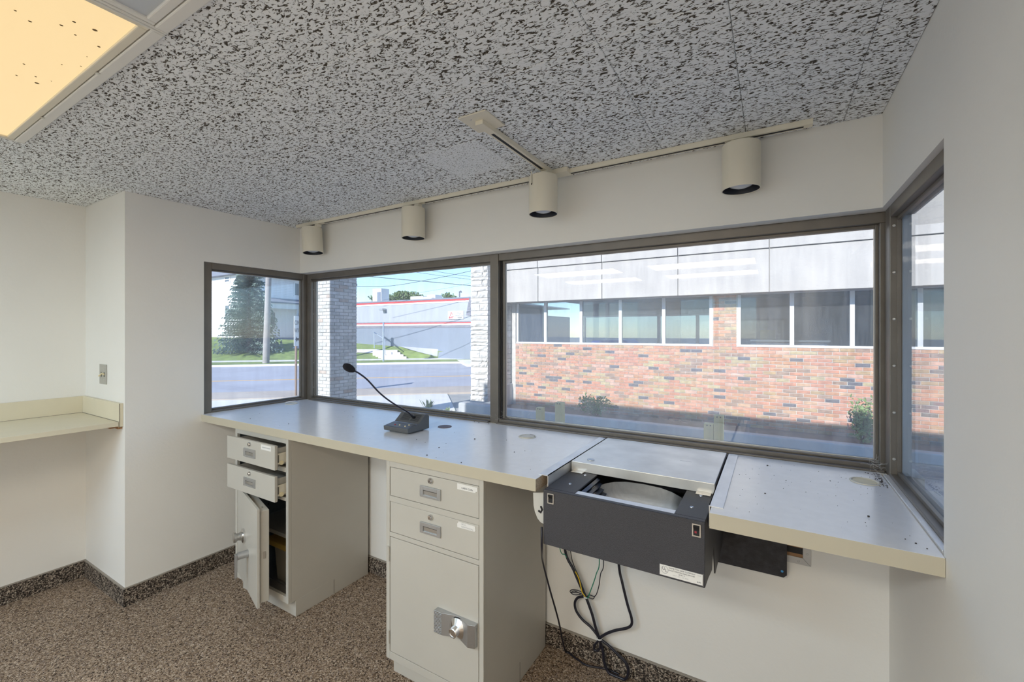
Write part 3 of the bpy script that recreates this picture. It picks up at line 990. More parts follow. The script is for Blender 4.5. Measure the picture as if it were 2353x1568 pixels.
        prof = [(ex0, yf), (ex0, yf - 0.026), (ex0 + 0.042, yf - 0.026), (ex0 + 0.060, yf - 0.020), (ex0 + 0.098, yf - 0.008), (ex1 - 0.085, yf - 0.008), (ex1 - 0.030, yf - 0.030), (ex1, yf - 0.020), (ex1, yf)]
        es = build('handle', MB().prism(prof, 'z', ez0, ez1), 'nickel', door, 0.001)
        rb = MB()
        for k in range(16):
            z = ez0 + 0.003 + k * (ez1 - ez0 - 0.006) / 15
            rb.box(ex0 + 0.001, ex0 + 0.042, yf - 0.0272, yf - 0.0258, z - 0.0014, z + 0.0014)
        for k in range(16):
            z = ez0 + 0.003 + k * (ez1 - ez0 - 0.006) / 15
            rb.add([(ex1 - 0.030, yf - 0.0310, z - .0014), (ex1, yf - 0.0210, z - .0014), (ex1, yf - 0.0210, z + .0014), (ex1 - 0.030, yf - 0.0310, z + .0014)], [(0, 1, 2, 3)])
        build('ribs', rb, 'steel', es)['kind'] = 'stuff'
        cx, cz = (ex0 + ex1) / 2 + 0.012, (ez0 + ez1) / 2
        build('dial_recess', MB().lathe([(0.044, -0.0075), (0.044, -0.0095)], (cx, yf, cz), 32, 'y'), 'dark', es)
        dial = MB().lathe([(0.042, -0.008), (0.042, -0.014), (0.028, -0.024), (0.0215, -0.028), (0.020, -0.048), (0.017, -0.050), (0.016, -0.046), (0.0, -0.046)], (cx, yf, cz), 32, 'y', cap=False)
        build('dial', dial, 'chrome', es, smooth=True)
    return t

cab_a = make_cabinet(0.398, 0.948, 'grey-beige steel pedestal cabinet with two drawers and its door ajar', True)
cab_b = make_cabinet(1.715, 2.265, 'closed grey-beige steel pedestal cabinet with dial handle and drawer labels', False)
# tray left on the cabinet shelf rail
ty = thing('storage_tray', 'yellow rimmed plastic bin standing inside the open pedestal cabinet', 'tray', (0.80, -0.46, 0.106))
mb = MB()
mb.add([(0.55, -0.60, 0.332), (0.925, -0.60, 0.332), (0.925, -0.25, 0.332), (0.55, -0.25, 0.332), (0.55, -0.60, 0.300), (0.925, -0.60, 0.300), (0.925, -0.25, 0.300), (0.55, -0.25, 0.300)],
       [(0, 1, 2, 3), (4, 7, 6, 5), (0, 4, 5, 1), (1, 5, 6, 2), (2, 6, 7, 3), (3, 7, 4, 0)])
build('rim', mb, 'yellow_box', ty, 0.003)
mb = MB().prism([(0.64, 0.300), (0.915, 0.300), (0.905, 0.106), (0.67, 0.106)], 'y', -0.59, -0.30)
build('bin', mb, 'yellow_dark', ty, 0.003)

# ------------------------------------------------------------------ deal drawer
dd = thing('deal_drawer', 'black and aluminium transaction drawer built into the counter under the wide window', 'drawer', (2.81, -0.40, 0.83))
DX0, DX1, DY = 2.538, 3.088, -0.700
def side_flange(x0, x1, xi0, xi1, yb0):
    b = MB().box(x0, x1, yb0, 0.030, ZC + 0.0004, ZC + 0.0030)
    b.box(xi0, xi1, yb0 + 0.004, 0.030, 1.0, ZC + 0.0030)
    return b
build('flange', side_flange(2.494, 2.5325, 2.5295, 2.5325, -0.655), 'alum', dd)
build('flange', side_flange(3.0935, 3.134, 3.0935, 3.0965, -0.655), 'alum', dd)
cv = MB().box(DX0, DX1, -0.440, 0.030, 1.030, 1.0690)
build('cover', cv, 'alum_worn', dd, 0.0015)
build('cover_plug', MB().lathe([(0.016, 0), (0.0155, 0.0025), (0.006, 0.003), (0.0, 0.003)], (2.603, -0.385, 1.0690), 24, cap=False), 'nickel', dd, smooth=True)
build('cover_scratch', MB().box(2.93, 2.975, -0.201, -0.2, 1.0690, 1.0693), 'ink', dd)
tp = MB()
tp.box(DX0, 2.652, DY + 0.02, -0.440, 1.022, 1.030)
tp.box(2.994, DX1, DY + 0.02, -0.440, 1.022, 1.030)
tp.box(DX0, DX1, DY, DY + 0.02, 1.022, 1.030)
build('top_plate', tp, 'blacktex', dd, 0.002)
build('front_rim', MB().box(2.640, 3.005, -0.6795, -0.645, 1.0225, 1.0275), 'alum', dd, 0.001)
fp = MB().box(DX0, DX1, DY - 0.004, DY, 0.829, 1.0305)
build('front_panel', fp, 'blacktex', dd, 0.0022)
bs = MB()
bs2 = MB()
bs.prism([(DY, 0.829), (DY, 1.02), (-0.16, 1.02), (-0.16, 0.90), (-0.42, 0.80), (-0.50, 0.80), (-0.62, 0.835)], 'x', DX0, DX0 + 0.004)
bs2.prism([(DY, 0.829), (DY, 1.02), (-0.16, 1.02), (-0.16, 0.74), (-0.42, 0.74), (-0.47, 0.86), (-0.52, 0.80), (-0.62, 0.82)], 'x', DX1 - 0.004, DX1)
build('side_panel', bs, 'blacktex', dd)
build('side_panel', bs2, 'blacktex', dd)
build('bottom_panel', MB().box(DX0 + 0.004, DX1 - 0.004, DY, -0.16, 0.831, 0.835), 'blacktex', dd)
build('rear_panel', MB().box(DX0 + 0.004, DX1 - 0.004, -0.164, -0.16, 0.835, 1.02), 'blacktex', dd)
# scoop of brushed metal inside the opening
bowl = MB()
nu, nv = 28, 10
cx, cy, cz, rx, ry, rz = 2.835, -0.548, 1.012, 0.205, 0.108, 0.150
vs, fs = [], []
for j in range(nv + 1):
    ph = math.pi / 2 * j / nv
    for i in range(nu):
        th = 2 * math.pi * i / nu
        ct_, st_ = math.cos(th), math.sin(th)
        sgn = lambda q, e: math.copysign(abs(q) ** e, q)
        k = math.cos(ph) ** 0.7
        x = cx + rx * k * sgn(ct_, 0.75)
        y = cy + ry * k * sgn(st_, 0.75)
        lip = 0.012 * (1 - abs(ct_) ** 2) if j == 0 and st_ > 0 else 0
        z = cz - rz * math.sin(ph) - (0.035 * abs(ct_) ** 2 if j < nv else 0) * (1 - j / nv) + lip
        x = min(max(x, 2.668), 2.990)
        vs.append((x, y, z))
for j in range(nv):
    for i in range(nu):
        i2 = (i + 1) % nu
        fs.append((j * nu + i, j * nu + i2, (j + 1) * nu + i2, (j + 1) * nu + i))
bowl.add(vs, fs)
build('scoop', bowl, 'steel', dd, smooth=True)
bl = MB()
for k in range(5):
    x = 2.655 + k * 0.010
    bl.prism([(x, 1.020 - k * 0.016), (x + 0.013, 1.014 - k * 0.016), (x + 0.006, 1.002 - k * 0.016), (x - 0.004, 1.006 - k * 0.016)], 'y', -0.64, -0.45)
build('bellows', bl, 'bellows', dd, 0.001)
for x in (2.600, 3.035):
    for y in (-0.475, -0.60):
        build('screw', MB().lathe([(0.006, 0), (0.0055, 0.002), (0.002, 0.0035), (0, 0.0036)], (x + (0.012 if y > -0.5 else 0) * (1 if x < 2.8 else 1), y, 1.030), 12, cap=False), 'chrome', dd, smooth=True)
for x in (2.548, 3.028):
    build('hinge_tab', MB().box(x, x + 0.05, -0.468, -0.4405, 1.0302, 1.0345), 'bead', dd, 0.001)
# rocker switches on the front
def rocker(x0, x1, z0, z1, red):
    fr = build('switch', MB().frame('y', DY - 0.008, DY - 0.0035, x0, x1, z0, z1, 0.0035), 'bead', dd)
    m = (z0 + z1) / 2
    b = MB().prism([(DY - 0.004, z0 + 0.0035), (DY - 0.004, z1 - 0.0035), (DY - 0.013, z1 - 0.006), (DY - 0.0055, m), (DY - 0.0055, z0 + 0.0035)], 'x', x0 + 0.0035, x1 - 0.0035)
    build('rocker', b, 'dark', fr, 0.0006)
    if red:
        build('pilot', MB().box(x0 + 0.007, x0 + 0.013, DY - 0.0062, DY - 0.005, z0 + 0.010, z0 + 0.016), 'red', fr)
rocker(2.557, 2.582, 0.984, 1.021, False)
rocker(3.052, 3.077, 0.982, 1.021, True)
# maker's plate
px0, px1, pz0, pz1 = 2.955, 3.082, 0.836, 0.869
rp = build('rating_plate', MB().box(px0, px1, DY - 0.0052, DY - 0.0038, pz0, pz1), 'label', dd)
build('plate_edge', MB().box(px1 + 0.0006, px1 + 0.0016, DY - 0.0048, DY - 0.0038, pz0 - 0.003, pz1 + 0.003), 'bead', dd)
fn = lambda x_, z_: (lambda p: Vector((x_ + p.x, DY - 0.0054 - p.z, z_ + p.y)))
build('lettering', text_mb('HAMILTON SAFE COMPANY', 0.0062, fn(3.022, pz1 - 0.0055), 0.0002), 'ink', rp)
build('lettering', text_mb('BULLET-RESISTING DEAL DRAWER', 0.0050, fn(3.021, pz1 - 0.0125), 0.0002), 'ink', rp)
build('lettering', text_mb('LEVEL  3', 0.0050, fn(3.021, pz1 - 0.0190), 0.0002), 'ink', rp)
build('lettering', text_mb('INPUT  120V.  15A.  60HZ', 0.0042, fn(3.018, pz1 - 0.0255), 0.0002), 'ink_soft', rp)
build('lettering', text_mb('MODEL', 0.0036, fn(3.073, pz1 - 0.006), 0.0002), 'ink_soft', rp)
build('lettering', text_mb('8-M2', 0.0055, fn(3.072, pz0 + 0.007), 0.0002), 'ink', rp)
cxm, czm = 2.9705, pz0 + 0.0185
ring = MB()
n = 28
for k in range(n):
    a0, a1 = 2 * math.pi * k / n, 2 * math.pi * (k + 1) / n
    q = lambda r, a: (cxm + r * math.cos(a) , DY - 0.0055, czm + r * math.sin(a) * 1.1)
    ring.add([q(0.0100, a0), q(0.0108, a0), q(0.0108, a1), q(0.0100, a1)], [(0, 1, 2, 3)])
build('emblem_ring', ring, 'ink', rp)
build('emblem_letter', text_mb('U', 0.0125, fn(cxm - 0.0032, czm + 0.0025), 0.0002), 'ink', rp)
build('emblem_letter', text_mb('L', 0.0125, fn(cxm + 0.0042, czm - 0.0022), 0.0002), 'ink', rp)
# grey cheek under the left counter end
cp = [on(u, v, 'y', -0.66) for u, v in ((1227, 1131), (1228, 1160), (1231, 1175), (1237, 1190), (1244, 1199), (1251, 1203), (1262, 1203), (1262, 1131))]
mb = MB().prism([(p.x, min(p.z, ZCB - 0.0005)) for p in cp], 'y', -0.668, -0.66)
build('cheek_plate', mb, 'plate_white', dd, 0.001)
build('cable_clip', MB().tube([(2.522, -0.690, 0.958), (2.535, -0.706, 0.955), (2.530, -0.708, 0.945), (2.518, -0.700, 0.945)], 0.004, 8), 'rubber', dd)
# black guide plate against the wall to the right of the drawer
gp = thing('guide_plate', 'scuffed black metal plate hanging under the counter beside the deal drawer', 'plate', (3.2, -0.135, 0.65))
build('plate', MB().prism([(3.055, 0.655), (3.302, 0.657), (3.313, 0.668), (3.313, ZCB - 0.002), (3.055, ZCB - 0.002)], 'y', -0.152, -0.146), 'blackplate', gp, 0.0015)
build('blue_plug', MB().lathe([(0.0045, 0), (0.0045, -0.002), (0.002, -0.003)], (3.297, -0.152, 0.681), 16, 'y'), 'blue_plug', gp)
build('bracket', MB().box(3.10, 3.30, -0.146, YA, 0.93, 0.95), 'blackplate', gp)
# metal trimmed opening in the wall
op = thing('wall_access_frame', 'mitred metal frame around a raw wood opening under the counter', 'frame', (3.2, YA, 0.70))
fr = MB()
fx1, fz0, fz1, fx0 = 3.392, 0.706, 0.99, 3.12
w = 0.026
fr.prism([(fx0, fz0), (fx1, fz0), (fx1 - w, fz0 + w), (fx0, fz0 + w)], 'y', YA - 0.004, YA)
fr.prism([(fx1 + 0.0006, fz0), (fx1 + 0.0006, fz1), (fx1 - w + 0.0008, fz1), (fx1 - w + 0.0008, fz0 + w)], 'y', YA - 0.004, YA)
build('trim', fr, 'nickel', op, 0.0006)
build('wood_lining', MB().box(fx0, fx1 - w, YA - 0.0015, YA, fz0 + w, 0.745).box(fx0, fx1 - w, YA - 0.0022, YA, 0.770, fz1), 'wood', op)
build('shadow_opening', MB().box(fx0, fx1 - w, YA - 0.0008, YA, 0.745, 0.770), 'dark', op)
for p in ((3.352, YA - 0.004, fz0 + 0.012), (fx1 - 0.012, YA - 0.004, 0.752)):
    b = MB(); screw(b, p, '-y', 0.0045, 0.0015)
    build('screw', b, 'nickel', op)

# ------------------------------------------------------------------ cables under the deal drawer
def px_path(pts, y0):
    out = []
    for q in pts:
        y = q[2] if len(q) > 2 else y0
        out.append(on(q[0], q[1], 'y', y))
    return out
YK = -0.150
def cable(name, pts, r, mat, label, extra=None):
    P = smooth_path(pts, 6)
    for p in P:
        p.z = max(p.z, r)
    o = build(name, MB().tube(P, r, 10), mat, smooth=True)
    return tag(o, label, 'cable')
top = lambda u, v: [Vector((on(u, v, 'y', YK).x, -0.30, 0.83))]
c1 = px_path([(1298, 1262), (1318, 1310), (1335, 1350), (1346, 1372), (1360, 1410), (1368, 1440), (1377, 1468)], YK)
c1 = [Vector((c1[0].x + 0.01, -0.22, 0.836))] + c1
cable('power_cable', c1, 0.0068, 'cable', 'thick black power cable hanging straight from the deal drawer to the lower tie')
loop = px_path([(1377, 1466), (1358, 1442), (1338, 1424), (1324, 1404), (1321, 1386), (1328, 1374), (1344, 1371)], YK + 0.006)
cable('looped_cable', loop, 0.0062, 'cable', 'black cable bowed out between the two white ties')
c3 = px_path([(1422, 1298), (1430, 1340), (1442, 1390), (1451, 1420), (1451, 1436), (1440, 1444), (1415, 1449), (1395, 1456), (1378, 1466)], YK)
c3 = [Vector((c3[0].x, -0.22, 0.836))] + c3
cable('bent_cable', c3, 0.0062, 'cable', 'black cable dropping from the drawer right side and bending back to the tie')
lp = px_path([(1378, 1470), (1386, 1500), (1388, 1520), (1398, 1545), (1420, 1560), (1437, 1561), (1444, 1545), (1438, 1524), (1415, 1500), (1396, 1482), (1380, 1470)], YK)
cable('cable_loop', lp, 0.0064, 'cable', 'large black cable loop resting on the carpet below the lower tie')
lp = px_path([(1376, 1472), (1366, 1484), (1366, 1494), (1374, 1496), (1379, 1486), (1378, 1472)], YK - 0.008)
cable('cable_loop', lp, 0.0050, 'cable', 'small black cable loop hanging beside the large one under the lower tie')
fl = [Vector((2.530, -0.700, 0.888)), Vector((2.5255, -0.69, 0.80))] + px_path([(1247, 1290, -0.45), (1262, 1350, -0.35), (1283, 1425, -0.25)], 0) + [on(u, v, 'z', 0.005) for u, v in ((1305, 1492), (1325, 1515), (1350, 1530), (1392, 1538), (1425, 1545))]
fl[-1].y = min(fl[-1].y, -0.13)
for p in fl[5:]:
    p.y = min(p.y, -0.128)
cable('thin_cable', fl, 0.0042, 'cable', 'thin black cable running from the counter edge down along the carpet')
gw = px_path([(1377, 1285), (1370, 1320), (1362, 1345), (1354, 1366), (1351, 1374), (1346, 1374)], YK - 0.008)
gw = [Vector((gw[0].x, -0.24, 0.836))] + gw
cable('green_wire', gw, 0.0024, 'green', 'thin green wire dropping from the drawer to the upper tie')
gw = px_path([(1286, 1259), (1298, 1275), (1302, 1282)], YK - 0.006)
gw = [Vector((gw[0].x, -0.24, 0.836))] + gw
cable('green_wire', gw, 0.0022, 'green', 'short green wire beside the thick black power cable')
yw = px_path([(1322, 1314), (1330, 1330), (1335, 1350), (1338, 1362), (1345, 1372)], YK - 0.011)
cable('yellow_wire', yw, 0.0026, 'yellow', 'thin yellow wire lying against the thick black cable')
bw = px_path([(1311, 1267), (1318, 1298), (1328, 1322), (1340, 1352), (1347, 1372)], YK - 0.006)
bw = [Vector((bw[0].x, -0.24, 0.836))] + bw
cable('black_wire', bw, 0.0022, 'cable', 'thin black wire running beside the yellow wire')
bw = px_path([(1387, 1288), (1380, 1320), (1376, 1348), (1368, 1370), (1355, 1368), (1350, 1372), (1362, 1377), (1366, 1372)], YK - 0.006)
bw = [Vector((bw[0].x, -0.24, 0.836))] + bw
cable('black_wire', bw, 0.0022, 'cable', 'thin black wire to the right of the green wire')
bw = px_path([(1344, 1366), (1330, 1358), (1315, 1356), (1310, 1360), (1318, 1367), (1334, 1366), (1320, 1359), (1312, 1363), (1326, 1362), (1342, 1368)], YK - 0.004)
cable('black_wire', bw, 0.0020, 'cable', 'thin black wire coiled into a bow at the upper tie')
for (u, v, r, lab) in ((1347, 1372, 0.011, 'small white zip tie around the upper cable bundle'), (1377, 1467, 0.013, 'small white zip tie around the lower cable bundle')):
    p = on(u, v, 'y', YK)
    z = tag(build('zip_tie', MB().lathe([(r, -0.003), (r + 0.0015, -0.003), (r + 0.0015, 0.003), (r, 0.003), (r, -0.003)], p, 16, 'z', cap=False), 'tie'), lab, 'zip tie')

# ------------------------------------------------------------------ microphone
mic = thing('desk_microphone', 'grey gooseneck paging microphone standing on the counter', 'microphone', (1.51, -0.36, ZC))
mx0, mx1, my0, my1, mz = 1.421, 1.602, -0.436, -0.270, 1.0695
prof = [(my0, mz + 0.002), (my0 - 0.004, mz + 0.026), (my0 + 0.080, mz + 0.038), (my0 + 0.135, mz + 0.083), (my0 + 0.155, mz + 0.080), (my1, mz + 0.070), (my1, mz), (my1 - 0.02, mz)]
build('housing', MB().prism(prof, 'x', mx0, mx1), 'mic', mic, 0.002)
def slope(t, off):
    a, b = Vector((0, my0 + 0.080, mz + 0.038)), Vector((0, my0 + 0.135, mz + 0.083))
    d = (b - a).normalized()
    nrm = Vector((0, -d.z, d.y))
    p = a + (b - a) * t + nrm * off
    return p
gr = MB()
for k in range(7):
    t = 0.22 + k * 0.095
    a, b = slope(t, 0.0006), slope(t + 0.040, 0.0006)
    for (xa, xb) in ((mx0 + 0.03, mx0 + 0.095), (mx0 + 0.105, mx0 + 0.165)):
        gr.add([(xa, a.y, a.z), (xb, a.y, a.z), (xb, b.y, b.z), (xa, b.y, b.z)], [(0, 1, 2, 3)])
build('speaker_slots', gr, 'dark', mic)
a = Vector((0, my0 - 0.004, mz + 0.026)); b = Vector((0, my0 + 0.080, mz + 0.038))
def plate_pt(t, off=0.0006):
    d = (b - a).normalized(); nrm = Vector((0, -d.z, d.y))
    return a + (b - a) * t + nrm * off
p0, p1 = plate_pt(0.08), plate_pt(0.80)
build('control_panel', MB().add([(mx0 + .012, p0.y, p0.z), (mx1 - .012, p0.y, p0.z), (mx1 - .012, p1.y, p1.z), (mx0 + .012, p1.y, p1.z)], [(0, 1, 2, 3)]), 'mic_panel', mic)
p0, p1 = plate_pt(0.86), plate_pt(0.97)
build('trim_strip', MB().add([(mx0 + .006, p0.y, p0.z), (mx1 - .006, p0.y, p0.z), (mx1 - .006, p1.y, p1.z), (mx0 + .006, p1.y, p1.z)], [(0, 1, 2, 3)]), 'nickel', mic)
for x, t, m_ in ((mx0 + 0.055, 0.40, 'red'), (mx0 + 0.088, 0.42, 'toggle'), (mx0 + 0.135, 0.35, 'toggle'), (mx0 + 0.142, 0.62, 'toggle')):
    p = plate_pt(t, 0.0)
    build('button', MB().lathe([(0.0045, 0), (0.004, 0.004), (0, 0.0045)], (x, p.y, p.z), 12, cap=False), m_, mic, smooth=True)
ft = MB()
for x in (mx0 + 0.025, mx1 - 0.025):
    for y in (my0 + 0.03, my1 - 0.03):
        build('foot', MB().lathe([(0.006, 0), (0.007, mz - ZC + 0.001)], (x, y, ZC), 12), 'rubber', mic)
bp_ = slope(0.55, 0.0)
bx_ = mx0 + 0.120
npts = [(bx_, bp_.y, bp_.z), (bx_, bp_.y - 0.018, bp_.z + 0.012)]
neck_px = [(935, 946), (900, 925), (872, 903), (845, 874), (826, 859), (815, 853)]
for (u, v) in neck_px:
    p = on(u, v, 'x', bx_)
    npts.append((bx_, p.y, p.z))
P = smooth_path(npts, 6)
build('gooseneck', MB().tube(P, 0.0042, 12), 'neck', mic, smooth=True)
build('socket', MB().tube([P[0], P[4], P[7]], [0.0085, 0.0085, 0.006], 14), 'rubber', mic, smooth=True)
e0 = Vector(npts[-1])
e1 = on(789, 839, 'x', bx_)
ax = (e1 - e0)
rr, pp = [], []
for k in range(13):
    t = k / 12
    pp.append(e0 + ax * (t * 1.0))
    rr.append(max(0.0008, 0.0185 * math.sqrt(max(0, 1 - ((t - 0.56) / 0.56 if t < 0.56 else (t - 0.56) / 0.44) ** 2)) if t > 0.12 else 0.0055 + t * 0.06))
build('windscreen', MB().tube(pp, rr, 18), 'foam', mic, smooth=True)

# ------------------------------------------------------------------ track lights
TRY, TRX = -0.085, 2.285
tk = thing('lighting_track', 'cream T-shaped lighting track fixed to the ceiling above the windows', 'track', (2.0, TRY, H))
def track_bar(x0, x1, y0, y1, along):
    z0 = H - 0.022
    build('rail', MB().box(x0, x1, y0, y1, z0, H - 0.0005), 'cream', tk, 0.001)
    c = 0.0065
    if along == 'x':
        ym = (y0 + y1) / 2
        return lambda a, b_: build('slot', MB().box(a, b_, ym - c, ym + c, z0 - 0.0006, z0 + 0.0002), 'dark', tk)
    xm = (x0 + x1) / 2
    return lambda a, b_: build('slot', MB().box(xm - c, xm + c, a, b_, z0 - 0.0006, z0 + 0.0002), 'dark', tk)
f1 = track_bar(0.105, 3.40, TRY - 0.0175, TRY + 0.0175, 'x')
for a_, b_ in ((0.15, 0.325), (0.425, 1.31), (1.405, 2.17), (2.38, 3.09), (3.18, 3.37)):
    f1(a_, b_)
f2 = track_bar(TRX - 0.0175, TRX + 0.0175, -0.755, TRY - 0.0175, 'y')
f2(-0.66, -0.215)
build('canopy_plate', MB().box(TRX - 0.064, TRX + 0.064, -0.805, -0.665, H - 0.006, H - 0.0005), 'cream', tk, 0.001)
build('junction_cover', MB().box(TRX - 0.03, TRX + 0.10, TRY - 0.05, TRY + 0.0185, H - 0.025, H - 0.001), 'cream', tk, 0.002)
build('plate_screw', MB().lathe([(0.005, 0), (0.004, -0.0015)], (TRX - 0.025, -0.775, H - 0.006), 12), 'bead', tk)

def spot(x, y, lab, tilt=0.0, slot_ang=None, stem=(0, 0)):
    t = thing('track_spotlight', lab, 'spotlight', (x, y, H))
    zb, zt, r = 2.203, 2.392, 0.0725
    def rt(p):
        d = p - Vector((x, y, zt))
        c, s = math.cos(tilt), math.sin(tilt)
        return Vector((x + d.x * c - d.z * s, y + d.y, zt + d.x * s + d.z * c))
    sh = MB().lathe([(0.0, zt), (r - 0.006, zt), (r - 0.0015, zt - 0.0015), (r, zt - 0.006), (r, zb), (r - 0.003, zb), (r - 0.003, zb + 0.06)], (x, y, 0), 48, cap=False).xform(rt)
    shade = build('shade', sh, 'cream', t, smooth=True)
    bf = MB().lathe([(r - 0.0032, zb + 0.0015), (r - 0.006, zb + 0.012), (r - 0.007, zb + 0.07), (0.0, zb + 0.075)], (x, y, 0), 40, cap=False).xform(rt)
    build('baffle', bf, 'baffle', t, smooth=True)
    bu = MB().lathe([(0.0, zb + 0.006), (0.02, zb + 0.0085), (0.040, zb + 0.016), (0.052, zb + 0.028), (0.055, zb + 0.04), (0.045, zb + 0.07)], (x, y, 0), 36, cap=False).xform(rt)
    build('bulb', bu, 'bulb', t, smooth=True)
    sx, sy = x + stem[0], y + stem[1]
    build('adapter', MB().box(sx - 0.019, sx + 0.019, sy - 0.016, sy + 0.016, H - 0.043, H - 0.0235), 'cream', t, 0.0015)
    build('stem', MB().lathe([(0.0085, zt - 0.004), (0.0085, H - 0.042)], (sx, sy, 0), 14), 'cream', t, smooth=True)
    if slot_ang is not None:
        ca, sa = math.cos(slot_ang), math.sin(slot_ang)
        sl = MB()
        for z0_, z1_, hw, mt in ((zt - 0.055, zt - 0.004, 0.005, 'dark'),):
            pts = []
            for (da, z) in ((-hw, z1_), (hw, z1_), (hw, z0_ + 0.004), (0, z0_), (-hw, z0_ + 0.004)):
                an = slot_ang + da / r
                pts.append((x + (r + 0.0006) * math.cos(an), y + (r + 0.0006) * math.sin(an), z))
            sl.add(pts, [(0, 1, 2, 3, 4)])
        build('tilt_slot', sl, 'dark', t)
        build('yoke', MB().tube([(x + (r + .002) * ca, y + (r + .002) * sa, zt - 0.046), (x + (r + .002) * ca, y + (r + .002) * sa, zt + 0.012)], 0.003, 8), 'cream', t, smooth=True)
    return t
TS = 'track'
spot(0.292, -0.098, 'cream cylindrical track spotlight next to the left end of the ceiling track', 0.09, stem=(0.06, 0.012))
spot(1.318, -0.098, 'cream cylindrical track spotlight between the end spotlight and the ceiling T joint', stem=(0.03, 0.012))
spot(2.275, -0.180, 'cream cylindrical track spotlight with a tilt slot at the ceiling T joint', slot_ang=math.radians(-115), stem=(0.01, 0.0))
spot(3.152, -0.098, 'cream cylindrical track spotlight hanging from the track near the right wall', stem=(-0.018, 0.012))

# ------------------------------------------------------------------ ceiling lights
def troffer(x0, x1, y0, y1, lens, lab, dirt=False):
    t = thing('ceiling_light', lab, 'light fixture', ((x0 + x1) / 2, (y0 + y1) / 2, H))
    g = 0.002
    build('trim_frame', MB().frame('z', H - 0.012, H + 0.012, x0 + g, x1 - g, y0 + g, y1 - g, [0.008, 0.008, 0.030, 0.030]), 'white_metal', t, 0.003)
    dr = build('door_frame', MB().frame('z', H - 0.009, H + 0.010, x0 + 0.011, x1 - 0.011, y0 + 0.034, y1 - 0.034, [0.016, 0.016, 0.022, 0.022]), 'cream' if dirt else 'white_metal', t, 0.003)
    n = 12
    lm = MB()
    vs_, fs_ = [], []
    for i in range(n + 1):
        for j in range(n + 1):
            vs_.append((x0 + 0.027 + (x1 - x0 - 0.054) * i / n, y0 + 0.056 + (y1 - y0 - 0.112) * j / n, H - 0.002))
    for i in range(n):
        for j in range(n):
            fs_.append((i * (n + 1) + j, i * (n + 1) + j + 1, (i + 1) * (n + 1) + j + 1, (i + 1) * (n + 1) + j))
    lm.add(vs_, fs_)
    ln = build('lens', lm, lens, t)
    if dirt:
        sp = MB()
        for u, v, s in [(218, 69, .006), (141, 58, .004), (170, 50, .004), (173, 80, .003), (227, 107, .004), (69, 49, .004), (85, 191, .006), (55, 147, .003), (38, 173, .003), (82, 176, .003), (35, 24, .003), (142, 148, .002), (186, 152, .002), (276, 106, .002), (118, 186, .0015), (200, 130, .0015), (34, 303, .002)]:
            p = on(u, v, 'z', H - 0.002)
            sp.lathe([(s, -0.0003), (s * 0.7, -0.0012)], (p.x, p.y, p.z), 7)
        build('dirt_specks', sp, 'speck', ln)['kind'] = 'stuff'
        for x in (x0 + 0.4, x1 - 0.4):
            build('latch', MB().box(x, x + 0.012, y1 - 0.038, y1 - 0.028, H - 0.014, H - 0.010), 'bead', dr)
    return t
troffer(*LIGHTS[0], 'lens_warm', 'lit ceiling light with a yellowed, speckled lens', True)
troffer(*LIGHTS[1], 'lens_off', 'unlit grey-blue ceiling light panel joined to the yellowed one')
troffer(*LIGHTS[2], 'lens_cool', 'bright white ceiling light over the room, row next to the yellowed light')
troffer(*LIGHTS[3], 'lens_white', 'bright white ceiling light over the room, row next to the unlit panel')
troffer(*LIGHTS[4], 'lens_cool', 'bright white ceiling light by the rear windows, left room wall side')
troffer(*LIGHTS[5], 'lens_white', 'bright white ceiling light by the rear windows, right room wall side')

# ------------------------------------------------------------------ left side: switch and shelf
sw = thing('light_switch', 'metal double toggle light switch plate on the pier', 'switch', (-0.32, YL, 1.35))
build('plate', MB().box(-0.380, -0.268, YL - 0.005, YL - 0.0005, 1.287, 1.410), 'switch', sw, 0.002)
for x in (-0.348, -0.300):
    tb = build('toggle_slot', MB().box(x - 0.006, x + 0.006, YL - 0.0056, YL - 0.005, 1.333, 1.361), 'dark', sw)
    d = -1 if x < -0.32 else 1
    build('toggle', MB().prism([(YL - 0.005, 1.342), (YL - 0.005, 1.354), (YL - 0.019, 1.350 + d * 0.010), (YL - 0.019, 1.343 + d * 0.010)], 'x', x - 0.0045, x + 0.0045), 'toggle', tb, 0.001)
    for z in (1.380, 1.317):
        b = MB(); screw(b, (x, YL - 0.005, z), '-y', 0.0035, 0.0012)
        build('screw', b, 'chrome', sw)

sh = thing('wall_shelf', 'cream laminate shelf with upstands, fixed between room wall and pier', 'shelf', (-0.3, -2.0, 1.05))
SZ = 1.085
build('board', MB().box(-DL + 0.001, -0.030, -3.4, YL - 0.022, SZ - 0.024, SZ), 'shelf', sh, 0.001)
build('front_edge', MB().box(-0.030, -0.022, -3.4, YL - 0.022, SZ - 0.026, SZ), 'shelf', sh, 0.001)
build('upstand', MB().box(-DL + 0.001, -DL + 0.019, -3.4, YL - 0.020, SZ, 1.192), 'shelf', sh, 0.001)
build('upstand', MB().box(-DL + 0.001, -0.022, YL - 0.020, YL - 0.001, SZ - 0.030, 1.192), 'shelf', sh, 0.001)
build('joint_line', MB().box(-DL + 0.0192, -0.03, YL - 0.0225, YL - 0.0202, SZ - 0.0002, SZ + 0.0018).box(-DL + 0.0192, -DL + 0.0212, -3.4, YL - 0.022, SZ - 0.0002, SZ + 0.0015).box(-0.0222, -0.0205, YL - 0.0195, YL - 0.0175, SZ - 0.029, 1.191), 'shelf_dark', sh)
build('cleat', MB().box(-0.11, -0.035, YL - 0.020, YL - 0.001, SZ - 0.044, SZ - 0.031), 'wood', sh)
build('cleat', MB().box(-0.30, -0.12, YL - 0.03, YL - 0.001, SZ - 0.050, SZ - 0.031), 'wood', sh)

